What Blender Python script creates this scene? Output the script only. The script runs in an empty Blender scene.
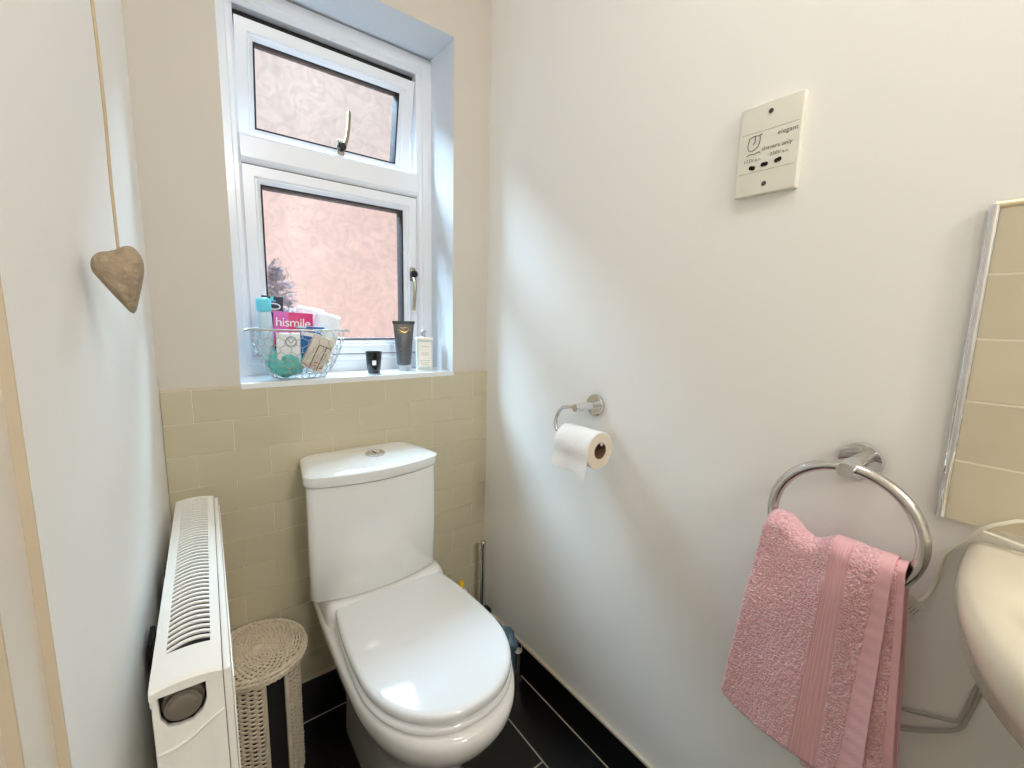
import bpy, math, random
from mathutils import Vector, Matrix, noise
random.seed(7)
PI = math.pi
S = 1.2                 # working units -> metres
H = 0.957 * S           # height of the working origin above the floor
C = bpy.context.scene.collection

def P(x, y, z):
    return Vector((x * S, y * S, z * S + H))

# ------------------------------------------------------------------ materials
def lin(c):
    return tuple(((v / 255) / 12.92 if v / 255 <= .04045 else ((v / 255 + .055) / 1.055) ** 2.4) for v in c) + (1,)

def node(nt, t, **kw):
    n = nt.nodes.new(t)
    for k, v in kw.items():
        setattr(n, k, v)
    return n

def mat(name, col, rough=.5, metal=0, coat=0, noise_scale=0, noise_amt=0.0, bump=0, bump_scale=200, sheen=0, spec=.5, trans=0, ior=1.45, bump_dist=.001, coat_rough=.03):
    m = bpy.data.materials.new(name); m.use_nodes = True
    nt = m.node_tree; b = nt.nodes['Principled BSDF']
    c = lin(col)
    b.inputs['Base Color'].default_value = c
    b.inputs['Roughness'].default_value = rough
    b.inputs['Metallic'].default_value = metal
    b.inputs['Coat Weight'].default_value = coat
    b.inputs['Coat Roughness'].default_value = coat_rough
    b.inputs['Sheen Weight'].default_value = sheen
    b.inputs['Specular IOR Level'].default_value = spec
    b.inputs['Transmission Weight'].default_value = trans
    b.inputs['IOR'].default_value = ior
    tc = node(nt, 'ShaderNodeTexCoord')
    if noise_amt:
        n = node(nt, 'ShaderNodeTexNoise'); n.inputs['Scale'].default_value = noise_scale; n.inputs['Detail'].default_value = 4
        nt.links.new(tc.outputs['Object'], n.inputs['Vector'])
        mx = node(nt, 'ShaderNodeMix', data_type='RGBA')
        mx.inputs[6].default_value = tuple(v * (1 - noise_amt) for v in c[:3]) + (1,)
        mx.inputs[7].default_value = tuple(min(1, v * (1 + noise_amt)) for v in c[:3]) + (1,)
        nt.links.new(n.outputs['Fac'], mx.inputs[0]); nt.links.new(mx.outputs[2], b.inputs['Base Color'])
    if bump:
        n2 = node(nt, 'ShaderNodeTexNoise'); n2.inputs['Scale'].default_value = bump_scale; n2.inputs['Detail'].default_value = 3
        nt.links.new(tc.outputs['Object'], n2.inputs['Vector'])
        bp = node(nt, 'ShaderNodeBump'); bp.inputs['Strength'].default_value = bump; bp.inputs['Distance'].default_value = bump_dist
        nt.links.new(n2.outputs['Fac'], bp.inputs['Height']); nt.links.new(bp.outputs['Normal'], b.inputs['Normal'])
    return m

def tile_mat(name, tile, grout, w, h, off, axes, origin, mortar, rough, bump=.6, var=.04, bright_grout=True, rough_grout=.7):
    """procedural tiles laid in world metres; axes picks the two object axes"""
    m = bpy.data.materials.new(name); m.use_nodes = True
    nt = m.node_tree; b = nt.nodes['Principled BSDF']
    geo = node(nt, 'ShaderNodeNewGeometry')
    sep = node(nt, 'ShaderNodeSeparateXYZ'); nt.links.new(geo.outputs['Position'], sep.inputs[0])
    cmb = node(nt, 'ShaderNodeCombineXYZ')
    for i in (0, 1):
        a = node(nt, 'ShaderNodeMath', operation='SUBTRACT'); nt.links.new(sep.outputs['XYZ'.index(axes[i])], a.inputs[0]); a.inputs[1].default_value = origin[i]
        nt.links.new(a.outputs[0], cmb.inputs[i])
    br = node(nt, 'ShaderNodeTexBrick'); br.offset = off; br.offset_frequency = 2; br.squash = 1
    br.inputs['Scale'].default_value = 1
    br.inputs['Mortar Size'].default_value = mortar
    br.inputs['Mortar Smooth'].default_value = .3
    br.inputs['Brick Width'].default_value = w; br.inputs['Row Height'].default_value = h
    t = lin(tile)
    br.inputs['Color1'].default_value = tuple(v * (1 - var) for v in t[:3]) + (1,)
    br.inputs['Color2'].default_value = tuple(v * (1 + var) for v in t[:3]) + (1,)
    br.inputs['Mortar'].default_value = lin(grout)
    nt.links.new(cmb.outputs[0], br.inputs['Vector'])
    nz = node(nt, 'ShaderNodeTexNoise'); nz.inputs['Scale'].default_value = 9; nz.inputs['Detail'].default_value = 5
    nt.links.new(geo.outputs['Position'], nz.inputs['Vector'])
    mx = node(nt, 'ShaderNodeMix', data_type='RGBA', blend_type='MULTIPLY'); mx.inputs[0].default_value = 1
    mr = node(nt, 'ShaderNodeMapRange'); mr.inputs[3].default_value = .94; mr.inputs[4].default_value = 1.04
    nt.links.new(nz.outputs['Fac'], mr.inputs[0]); nt.links.new(br.outputs['Color'], mx.inputs[6]); nt.links.new(mr.outputs[0], mx.inputs[7])
    nt.links.new(mx.outputs[2], b.inputs['Base Color'])
    rr = node(nt, 'ShaderNodeMapRange'); rr.inputs[3].default_value = rough; rr.inputs[4].default_value = rough_grout
    nt.links.new(br.outputs['Fac'], rr.inputs[0]); nt.links.new(rr.outputs[0], b.inputs['Roughness'])
    bp = node(nt, 'ShaderNodeBump', invert=True); bp.inputs['Strength'].default_value = bump; bp.inputs['Distance'].default_value = .002
    nt.links.new(br.outputs['Fac'], bp.inputs['Height']); nt.links.new(bp.outputs['Normal'], b.inputs['Normal'])
    return m

M = {}
M['paint'] = mat('wall_paint', (239, 238, 234), .55, bump=.12, bump_scale=350, spec=.3)
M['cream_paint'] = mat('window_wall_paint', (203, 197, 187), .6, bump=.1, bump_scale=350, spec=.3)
M['reveal'] = mat('reveal_paint', (218, 222, 226), .5, bump=.1, bump_scale=350, spec=.3)
M['ceiling'] = mat('ceiling_paint', (242, 242, 240), .7)
M['tile'] = tile_mat('cream_metro_tile', (196, 187, 160), (222, 213, 190), .125 * S, .0637 * S, .5, 'XZ', (.0075 * S, (-.1454 - 12 * .0637) * S + H), .0009 * S, .22, var=.02, bump=.9)
M['splash'] = tile_mat('cream_splashback_tile', (204, 195, 170), (224, 215, 193), .125 * S, .0667 * S, .5, 'YZ', (.0030 * S, (-.207 - 2 * .0667) * S + H), .0013 * S, .22)
M['floor'] = tile_mat('black_floor_tile', (13, 11, 11), (178, 164, 150), .424 * S, .1515 * S, .5, 'YX', (.591 * S - .424 * S, .1125 * S - .1515 * S), .0021 * S, .3, bump=.3)
M['skirt'] = mat('black_skirting_tile', (13, 11, 11), .3)
M['grout'] = mat('cream_grout', (205, 192, 172), .6)
M['pvc'] = mat('white_pvc', (232, 235, 240), .25, coat=.2)
M['gasket'] = mat('black_gasket', (18, 20, 24), .6)
M['sill'] = mat('white_gloss_sill', (228, 230, 230), .12, coat=.5, noise_scale=14, noise_amt=.05)
M['ceramic'] = mat('white_ceramic', (228, 228, 225), .12, coat=.6)
M['seat'] = mat('white_seat_plastic', (228, 230, 230), .1, coat=.7)
M['basin'] = mat('ivory_ceramic', (226, 219, 199), .14, coat=.5)
M['chrome'] = mat('chrome', (222, 222, 224), .06, metal=1)
M['brushed'] = mat('brushed_steel', (214, 212, 208), .16, metal=1)
M['brass'] = mat('tarnished_brass', (150, 140, 118), .35, metal=.7)
M['pale_gold'] = mat('pale_gold_strip', (238, 226, 190), .3, metal=.4)
M['black'] = mat('black_plastic', (16, 16, 18), .25)
M['rad'] = mat('white_radiator_enamel', (238, 236, 230), .25, coat=.3)
M['dark'] = mat('dark_gap', (26, 25, 24), .8)
M['greyplug'] = mat('grey_valve_plastic', (116, 108, 96), .35)
M['wicker'] = mat('whitewashed_wicker', (216, 203, 180), .7, noise_scale=60, noise_amt=.22, bump=.4, bump_scale=400)
M['wicker_dark'] = mat('shaded_cane', (118, 98, 74), .8)
M['redwood'] = mat('reddish_wood', (150, 100, 70), .6)
M['paper'] = mat('toilet_paper', (238, 236, 234), .95, bump=.5, bump_scale=160, sheen=.2, bump_dist=.002)
M['card'] = mat('brown_card_core', (120, 92, 70), .9)
M['roll_end'] = mat('toilet_paper_end', (226, 216, 196), .95, bump=.4, bump_scale=700)
M['socket'] = mat('ivory_socket_plastic', (226, 224, 212), .35)
M['socket_line'] = mat('socket_line', (176, 172, 156), .5)
M['ink'] = mat('dark_print', (78, 76, 70), .6)
M['screw'] = mat('screw_steel', (96, 92, 84), .35, metal=.8)
M['cable'] = mat('white_cable', (226, 222, 208), .4)
M['cablegrey'] = mat('grey_flex', (176, 172, 164), .5)
M['wire'] = mat('silver_wire', (196, 192, 182), .35, metal=.6)
M['wood'] = mat('driftwood', (158, 140, 116), .75, noise_scale=55, noise_amt=.45, bump=1, bump_scale=130, bump_dist=.004)
M['cord'] = mat('beige_cord', (188, 170, 140), .8, bump=.5, bump_scale=600)
M['cyan'] = mat('cyan_plastic', (110, 214, 236), .3)
M['paleblue'] = mat('pale_blue_plastic', (200, 226, 240), .3)
M['teal'] = mat('teal_net', (110, 200, 196), .7, bump=.8, bump_scale=120, noise_scale=50, noise_amt=.25, bump_dist=.004)
M['slate'] = mat('slate_card', (48, 58, 72), .5)
M['magenta'] = mat('magenta_card', (204, 22, 112), .4)
M['orchid'] = mat('orchid_card', (204, 84, 176), .4)
M['white'] = mat('white_card', (236, 240, 244), .5)
M['film'] = mat('white_wrapper', (232, 240, 246), .3, bump=.6, bump_scale=50, bump_dist=.004)
M['blue'] = mat('blue_card', (36, 110, 178), .4)
M['kraft'] = mat('greige_carton', (222, 212, 200), .7, noise_scale=50, noise_amt=.12)
M['brownink'] = mat('brown_print', (92, 72, 62), .6)
M['redink'] = mat('red_print', (178, 62, 56), .6)
M['blackglass'] = mat('black_glass', (9, 11, 14), .08, coat=.6)
M['wax'] = mat('candle_wax', (226, 220, 206), .5)
M['tube'] = mat('charcoal_tube', (84, 86, 88), .35)
M['tube_dark'] = mat('charcoal_tube_crimp', (44, 44, 46), .4)
M['gold'] = mat('gold_foil', (226, 190, 116), .22, metal=.9)
M['clear'] = mat('clear_plastic', (244, 248, 250), .05, trans=.85)
M['bottle'] = mat('frosted_bottle', (238, 238, 232), .2, trans=.25)
M['label'] = mat('cream_label', (238, 232, 218), .6)
M['greyink'] = mat('grey_print', (150, 144, 136), .6)
M['yellow'] = mat('yellow_plastic', (236, 196, 20), .4)
M['bluebag'] = mat('blue_polythene', (98, 128, 148), .25, noise_scale=55, noise_amt=.8, bump=.6, bump_scale=60, bump_dist=.005)
M['towel_band'] = mat('pink_towel_band', (232, 180, 186), .85, sheen=.3)
M['towel_label'] = mat('care_label_white', (226, 226, 222), .7)
M['leaf'] = mat('dark_shrub', (112, 92, 94), .9)
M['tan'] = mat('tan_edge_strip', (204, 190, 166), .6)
M['door'] = mat('door_gloss_paint', (226, 218, 206), .45, bump=.1, bump_scale=200)

# terry towelling
def terry():
    m = mat('pink_terry', (206, 128, 134), .95, sheen=.5)
    nt = m.node_tree; b = nt.nodes['Principled BSDF']
    tc = node(nt, 'ShaderNodeTexCoord')
    v = node(nt, 'ShaderNodeTexVoronoi'); v.inputs['Scale'].default_value = 320; v.inputs['Randomness'].default_value = 1
    n = node(nt, 'ShaderNodeTexNoise'); n.inputs['Scale'].default_value = 190; n.inputs['Detail'].default_value = 4
    nt.links.new(tc.outputs['Object'], v.inputs['Vector']); nt.links.new(tc.outputs['Object'], n.inputs['Vector'])
    a = node(nt, 'ShaderNodeMath', operation='SUBTRACT'); nt.links.new(n.outputs['Fac'], a.inputs[0]); nt.links.new(v.outputs['Distance'], a.inputs[1])
    bp = node(nt, 'ShaderNodeBump'); bp.inputs['Strength'].default_value = .75; bp.inputs['Distance'].default_value = .003
    nt.links.new(a.outputs[0], bp.inputs['Height']); nt.links.new(bp.outputs['Normal'], b.inputs['Normal'])
    n2 = node(nt, 'ShaderNodeTexNoise'); n2.inputs['Scale'].default_value = 260; n2.inputs['Detail'].default_value = 3
    nt.links.new(tc.outputs['Object'], n2.inputs['Vector'])
    cr = node(nt, 'ShaderNodeValToRGB'); nt.links.new(n2.outputs['Fac'], cr.inputs[0])
    cr.color_ramp.elements[0].position = .3; cr.color_ramp.elements[0].color = lin((230, 158, 168))
    cr.color_ramp.elements[1].position = .7; cr.color_ramp.elements[1].color = lin((252, 216, 222))
    nt.links.new(cr.outputs[0], b.inputs['Base Color'])
    return m
M['terry'] = terry()

def ribbed(name, col, axis_scale):
    m = mat(name, col, .85, sheen=.3)
    nt = m.node_tree; b = nt.nodes['Principled BSDF']
    return m
M['hem'] = mat('pink_towel_hem', (236, 184, 190), .85, sheen=.3, bump=.5, bump_scale=300)

def glass_mat():
    m = bpy.data.materials.new('patterned_obscure_glass'); m.use_nodes = True
    nt = m.node_tree; nt.nodes.clear()
    out = node(nt, 'ShaderNodeOutputMaterial')
    tc = node(nt, 'ShaderNodeTexCoord')
    n = node(nt, 'ShaderNodeTexNoise'); n.inputs['Scale'].default_value = 11; n.inputs['Detail'].default_value = 3; n.inputs['Distortion'].default_value = 2.5
    mp = node(nt, 'ShaderNodeMapping'); mp.inputs['Rotation'].default_value = (0, .5, 0)
    nt.links.new(tc.outputs['Object'], mp.inputs[0]); nt.links.new(mp.outputs[0], n.inputs['Vector'])
    bp = node(nt, 'ShaderNodeBump'); bp.inputs['Strength'].default_value = .7; bp.inputs['Distance'].default_value = .012
    nt.links.new(n.outputs['Fac'], bp.inputs['Height'])
    n3 = node(nt, 'ShaderNodeTexNoise'); n3.inputs['Scale'].default_value = 17; n3.inputs['Detail'].default_value = 6; n3.inputs['Distortion'].default_value = 3.2; n3.inputs['Roughness'].default_value = .62
    nt.links.new(mp.outputs[0], n3.inputs['Vector'])
    cr = node(nt, 'ShaderNodeValToRGB'); nt.links.new(n3.outputs['Fac'], cr.inputs[0])
    cr.color_ramp.elements[0].position = .36; cr.color_ramp.elements[0].color = (.925, .925, .93, 1)
    cr.color_ramp.elements[1].position = .60; cr.color_ramp.elements[1].color = (.995, .995, .995, 1)
    rf = node(nt, 'ShaderNodeBsdfRefraction'); rf.inputs['IOR'].default_value = 1.12; rf.inputs['Roughness'].default_value = .18
    rf.inputs['Color'].default_value = (.97, .98, .98, 1)
    nt.links.new(bp.outputs[0], rf.inputs['Normal'])
    tr = node(nt, 'ShaderNodeBsdfTransparent'); nt.links.new(cr.outputs[0], tr.inputs['Color']); nt.links.new(cr.outputs[0], rf.inputs['Color'])
    gl = node(nt, 'ShaderNodeBsdfGlossy'); gl.inputs['Roughness'].default_value = .1
    m1 = node(nt, 'ShaderNodeMixShader'); gg = node(nt, 'ShaderNodeNewGeometry'); mm = node(nt, 'ShaderNodeMath', operation='MULTIPLY'); mm.inputs[1].default_value = -.42
    ma = node(nt, 'ShaderNodeMath', operation='ADD'); ma.inputs[1].default_value = .42
    nt.links.new(gg.outputs['Backfacing'], mm.inputs[0]); nt.links.new(mm.outputs[0], ma.inputs[0]); nt.links.new(ma.outputs[0], m1.inputs[0])
    nt.links.new(tr.outputs[0], m1.inputs[1]); nt.links.new(rf.outputs[0], m1.inputs[2])
    m2 = node(nt, 'ShaderNodeMixShader'); m2.inputs[0].default_value = .05
    nt.links.new(m1.outputs[0], m2.inputs[1]); nt.links.new(gl.outputs[0], m2.inputs[2])
    nt.links.new(m2.outputs[0], out.inputs['Surface'])
    return m
M['glass'] = glass_mat()
M['render_pale'] = mat('pale_exterior_render', (230, 208, 196), .9, noise_scale=6, noise_amt=.16)
M['render'] = mat('pink_exterior_render', (228, 192, 178), .9, noise_scale=6, noise_amt=.2, bump=.5, bump_scale=40)

# ------------------------------------------------------------------ mesh building
class MB:
    def __init__(s): s.v = []; s.f = []; s.m = []; s.mi = 0
    def add(s, vs, fs):
        o = len(s.v); s.v += [tuple(v) for v in vs]
        for f in fs: s.f.append(tuple(i + o for i in f)); s.m.append(s.mi)
        return s
    def box(s, x0, x1, y0, y1, z0, z1, R=None, o=None):
        vs = [(x, y, z) for x in (x0, x1) for y in (y0, y1) for z in (z0, z1)]
        if R is not None:
            o = Vector(o if o else (0, 0, 0)); vs = [o + R @ Vector(v) for v in vs]
        return s.add(vs, [(0, 1, 3, 2), (4, 6, 7, 5), (0, 4, 5, 1), (2, 3, 7, 6), (0, 2, 6, 4), (1, 5, 7, 3)])
    def loft(s, rings, cap0=True, cap1=True, closed=True, wrap=False):
        n = len(rings[0]); vs = [p for r in rings for p in r]; fs = []
        k = n if closed else n - 1
        R = len(rings)
        for i in range(R if wrap else R - 1):
            i2 = (i + 1) % R
            for j in range(k):
                j2 = (j + 1) % n
                fs.append((i * n + j, i * n + j2, i2 * n + j2, i2 * n + j))
        if cap0 and not wrap: fs.append(tuple(range(n))[::-1])
        if cap1 and not wrap: fs.append(tuple((R - 1) * n + j for j in range(n)))
        return s.add(vs, fs)
    def tube(s, pts, r, n=8, closed=False, caps=True):
        pts = [Vector(p) for p in pts]; N = len(pts)
        rr = r if isinstance(r, (list, tuple)) else [r] * N
        rings = []; up = None
        for i, p in enumerate(pts):
            a = pts[(i - 1) % N] if (closed or i > 0) else p
            b = pts[(i + 1) % N] if (closed or i < N - 1) else p
            t = (b - a).normalized()
            if up is None:
                up = t.orthogonal().normalized()
            up = (up - t * up.dot(t))
            up = up.normalized() if up.length > 1e-6 else t.orthogonal().normalized()
            w = t.cross(up)
            rings.append([p + (up * math.cos(2 * PI * k / n) + w * math.sin(2 * PI * k / n)) * rr[i] for k in range(n)])
        return s.loft(rings, caps and not closed, caps and not closed, True, closed)
    def lathe(s, prof, c, axis='z', n=32, cap0=True, cap1=True):
        """prof: (radius, height) along axis"""
        rings = []
        for r, h in prof:
            ring = []
            for k in range(n):
                a = 2 * PI * k / n; u = r * math.cos(a); w = r * math.sin(a)
                if axis == 'z': q = (c[0] + u, c[1] + w, c[2] + h)
                elif axis == 'y': q = (c[0] + u, c[1] + h, c[2] + w)
                else: q = (c[0] + h, c[1] + u, c[2] + w)
                ring.append(q)
            rings.append(ring)
        return s.loft(rings, cap0, cap1)
    def build(s, name, m, parent=None, smooth=True, bevel=0, seg=2, subsurf=0, angle=40, origin=None):
        vs = [P(*v) for v in s.v]
        if parent is not None:
            o = Vector(parent['_o']) if '_o' in parent.keys() else parent.location
            off = Vector(o)
        else:
            lo = [min(v[i] for v in vs) for i in range(3)]; hi = [max(v[i] for v in vs) for i in range(3)]
            off = Vector(((lo[0] + hi[0]) / 2, (lo[1] + hi[1]) / 2, lo[2]))
        me = bpy.data.meshes.new(name)
        me.from_pydata([v - off for v in vs], [], s.f)
        mats = m if isinstance(m, list) else [m]
        for q in mats: me.materials.append(M[q])
        for p, k in zip(me.polygons, s.m): p.material_index = k
        import bmesh
        bm = bmesh.new(); bm.from_mesh(me); bmesh.ops.recalc_face_normals(bm, faces=bm.faces)
        if bevel:
            ed = [e for e in bm.edges if len(e.link_faces) == 2 and e.calc_face_angle(0) > .5]
            bmesh.ops.bevel(bm, geom=ed, offset=bevel * S, segments=seg, profile=.6, affect='EDGES', clamp_overlap=True)
        bm.to_mesh(me); bm.free()
        o = bpy.data.objects.new(name, me); C.objects.link(o)
        if parent is not None:
            o.parent = parent
            WL[o.name] = off
            # location stays (0,0,0) relative to the parent: keep parent's world origin for grandchildren
        else:
            o.location = off
            WL[o.name] = off
        if smooth:
            for p in me.polygons: p.use_smooth = True
            try: me.set_sharp_from_angle(angle=math.radians(angle))
            except Exception: pass
        if subsurf:
            sm = o.modifiers.new('sub', 'SUBSURF'); sm.levels = subsurf; sm.render_levels = subsurf
        o['_o'] = tuple(off)
        return o
WL = {}

def empty(name, u):
    o = bpy.data.objects.new(name, None); o.location = P(*u); C.objects.link(o); o['_o'] = tuple(P(*u)); o.empty_display_size = .05
    return o

def tag(o, label, cat, group=None):
    o['label'] = label; o['category'] = cat
    if group: o['group'] = group
    return o
def structure(o):
    o['kind'] = 'structure'; return o

def lettering(body, o, right, up, size, m, parent, name='lettering', spacing=1, shear=0, depth=.0004):
    """solid letters laid on a surface; o is the left end of the baseline (working units)"""
    cu = bpy.data.curves.new('t', 'FONT'); cu.body = body; cu.size = 1; cu.space_character = spacing; cu.shear = shear; cu.extrude = .0
    cu.resolution_u = 3
    ob = bpy.data.objects.new('t', cu); C.objects.link(ob)
    dg = bpy.context.evaluated_depsgraph_get(); dg.update()
    me = bpy.data.meshes.new_from_object(ob.evaluated_get(dg))
    bpy.data.objects.remove(ob)
    right = Vector(right).normalized(); up = Vector(up).normalized(); nrm = right.cross(up).normalized()
    mb = MB(); n = len(me.vertices)
    base = [Vector(o) + right * (v.co.x * size) + up * (v.co.y * size) for v in me.vertices]
    vs = [b + nrm * depth for b in base]
    mb.add(vs, [tuple(p.vertices) for p in me.polygons])
    return mb.build(name, m, parent, smooth=False)

def arc(c, r, a0, a1, n, plane='xz', y=0):
    out = []
    for i in range(n + 1):
        a = math.radians(a0 + (a1 - a0) * i / n)
        out.append((c[0] + r * math.cos(a), c[1] + r * math.sin(a)))
    return out

def catmull(pts, n=8, closed=False):
    P_ = [Vector(p) for p in pts]; N = len(P_); out = []
    rng = range(N) if closed else range(N - 1)
    for i in rng:
        p0 = P_[(i - 1) % N] if (closed or i > 0) else P_[i]
        p1 = P_[i]; p2 = P_[(i + 1) % N]
        p3 = P_[(i + 2) % N] if (closed or i + 2 < N) else p2
        for k in range(n):
            t = k / n
            out.append(.5 * ((2 * p1) + (p2 - p0) * t + (2 * p0 - 5 * p1 + 4 * p2 - p3) * t * t + (3 * p1 - p0 - 3 * p2 + p3) * t ** 3))
    if not closed: out.append(P_[-1])
    return out

# ------------------------------------------------------------------ camera
f_px = 429.845
R3 = Matrix(((0.794554, 0.069054, -0.603254), (-0.60668, 0.131123, -0.784057), (0.024959, 0.988958, 0.146078)))
cam = bpy.data.cameras.new('camera'); co = bpy.data.objects.new('camera', cam); C.objects.link(co)
co.matrix_world = Matrix.Translation(P(0, 0, 0)) @ R3.to_4x4()
cam.sensor_width = 36; cam.lens = 36 * f_px / 1024; cam.clip_start = .01
bpy.context.scene.camera = co

# ------------------------------------------------------------------ room
ZF, ZC = -.957, 1.05
YW = 1.006            # plaster face of the window wall (tiles stand proud at y=1)
WX0, WX1, WZ0, WZ1 = .0875, .5715, -.1375, .672
YO = 1.185
XR = .679
def left_x(y): return -.10 + .06 * y

mb = MB()
mb.box(-.25, WX0, YW, YO, ZF, ZC); mb.box(WX1, XR + .1, YW, YO, ZF, ZC)
mb.box(WX0, WX1, YW, YO, ZF, WZ0 - .012); mb.box(WX0, WX1, YW, YO, WZ1, ZC)
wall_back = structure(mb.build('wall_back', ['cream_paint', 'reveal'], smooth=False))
for p in wall_back.data.polygons:      # the reveals take a paler, cooler colour than the wall
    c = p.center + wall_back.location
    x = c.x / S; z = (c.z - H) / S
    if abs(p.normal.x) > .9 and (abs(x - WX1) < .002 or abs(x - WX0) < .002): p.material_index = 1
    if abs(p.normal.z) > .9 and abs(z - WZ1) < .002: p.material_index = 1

structure(MB().box(XR, XR + .09, -1.9, YW, ZF, ZC).build('wall_right', 'paint', smooth=False))
structure(MB().box(-.4, XR + .09, -1.99, -1.9, ZF, ZC).build('wall_front', 'paint', smooth=False))
structure(MB().box(-.45, XR + .09, -1.99, YO, ZC, ZC + .06).build('ceiling', 'ceiling', smooth=False))
structure(MB().box(-.45, XR + .09, -1.99, YO, ZF - .06, ZF).build('floor', 'floor', smooth=False))
# left wall runs very slightly out of square
def slab(y0, y1, d, t=.1, z0=ZF, z1=ZC):
    m_ = MB(); a = (left_x(y0) - d, y0); b = (left_x(y1) - d, y1)
    vs = [(a[0] - t, a[1], z0), (a[0], a[1], z0), (b[0], b[1], z0), (b[0] - t, b[1], z0)]
    vs += [(x, y, z1) for x, y, _ in vs]
    return m_.add(vs, [(0, 1, 2, 3), (4, 5, 6, 7), (0, 1, 5, 4), (1, 2, 6, 5), (2, 3, 7, 6), (3, 0, 4, 7)])
structure(slab(.37, YW, 0).build('wall_left', 'paint', smooth=False, bevel=0))
structure(slab(.3680, .37, .0002).build('trim_5', 'tan', smooth=False)); structure(slab(.3240, .326, .0057).build('trim_6', 'tan', smooth=False))  # strips added on the returns, the shade there put into their tan
structure(slab(.326, .368, .0055).build('trim_1', 'door', smooth=False))
dr = structure(slab(-.42, .324, .0115, .03).build('door_1', 'door', smooth=False))
structure(slab(-.47, -.42, .0055).build('trim_2', 'door', smooth=False))
w2 = slab(-1.9, -.47, 0).build('wall_left', 'paint', smooth=False); structure(w2)

# tiled dado on the window wall
TZ = -.1454
mb = MB(); mb.box(left_x(1) + .001, XR, 1.0, YW, -.85, TZ)
td = structure(mb.build('trim_3', 'tile', smooth=False))
mb = MB(); mb.box(left_x(1) + .001, WX0, .9995, YW, TZ, TZ + .0035); mb.box(WX1, XR, .9995, YW, TZ, TZ + .0035)
mb.build('grout_bead', 'grout', td, smooth=False)
# skirtings of black floor tile
bb = structure(MB().box(left_x(1) + .001, XR - .006, .994, YW, ZF, -.852).build('baseboard_back', 'skirt', smooth=False))
MB().box(left_x(1), XR, .9935, YW, -.852, -.849).build('grout_bead', 'grout', bb, smooth=False)
MB().box(left_x(1), XR, .9915, .994, ZF, ZF + .0012).build('grout_bead', 'grout', bb, smooth=False)
br = structure(MB().box(XR - .006, XR, -1.9, .994, ZF, -.866).build('baseboard_right', 'skirt', smooth=False))
mb = MB(); mb.box(XR - .0075, XR + .001, -1.9, .994, -.866, -.861)
mb.box(XR - .0085, XR - .005, -1.9, .994, ZF, ZF + .0012)
for yy in (.803, .379, -.045):
    mb.box(XR - .0066, XR, yy - .0015, yy + .0015, ZF, -.866)
mb.build('grout_bead', 'grout', br, smooth=False)
mb = MB(); y0, y1 = .372, .993
vs = [(left_x(y0), y0, ZF), (left_x(y0) + .006, y0, ZF), (left_x(y1) + .006, y1, ZF), (left_x(y1), y1, ZF)]
vs += [(x, y, -.866) for x, y, _ in vs]
mb.add(vs, [(0, 1, 2, 3), (4, 5, 6, 7), (0, 1, 5, 4), (1, 2, 6, 5), (2, 3, 7, 6), (3, 0, 4, 7)])
structure(mb.build('baseboard_left', 'skirt', smooth=False))

# splashback beside the mirror-less basin wall
sp = structure(MB().box(XR - .008, XR, -.55, .0655, -.2075, .1265).build('trim_4', 'splash', smooth=False))
mb = MB()
mb.tube([(XR - .006, .0685, -.2075), (XR - .006, .0685, .129)], .0048, 10)
ts = mb.build('edge_strip', 'chrome', sp); ts['label'] = 'chrome tile edging strip'
mb = MB(); mb.tube([(XR - .006, .0685, .129), (XR - .006, -.55, .129)], .0040, 10)
mb.build('edge_strip', 'pale_gold', sp)  # top strip is chrome too, its warm reflection put into the colour

# ------------------------------------------------------------------ window
YF = 1.127
win = empty('window_1', ((WX0 + WX1) / 2, YF, WZ0)); structure(win)
def ring(mb, x0, x1, z0, z1, prof, R=None, o=None):
    """mitred rectangular ring; prof = list of (inset, y)"""
    rings = []
    for (sx, sz, X, Z) in ((1, 1, x0, z0), (-1, 1, x1, z0), (-1, -1, x1, z1), (1, -1, x0, z1)):
        rr = []
        for t, y in prof:
            q = Vector((X + sx * t, y, Z + sz * t))
            if R is not None: q = Vector(o) + R @ (q - Vector(o))
            rr.append(q)
        rings.append(rr)
    mb.loft(rings, False, False, True, True)
fp = [(0, YF + .052), (0, YF), (.024, YF), (.027, YF + .004), (.034, YF + .004), (.040, YF + .009), (.040, YF + .052)]
mb = MB(); ring(mb, WX0, WX1, WZ0, WZ1 - .004, fp)
mb.build('window_frame', 'pvc', win, smooth=False)
mb = MB()   # transom
pr = [(.322, YF + .052), (.322, YF + .009), (.327, YF + .004), (.333, YF), (.374, YF), (.380, YF + .004), (.385, YF + .009), (.385, YF + .052)]
mb.loft([[(.126, y, z) for z, y in pr], [(.533, y, z) for z, y in pr]])
mb.build('transom', 'pvc', win, smooth=False)
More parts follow.
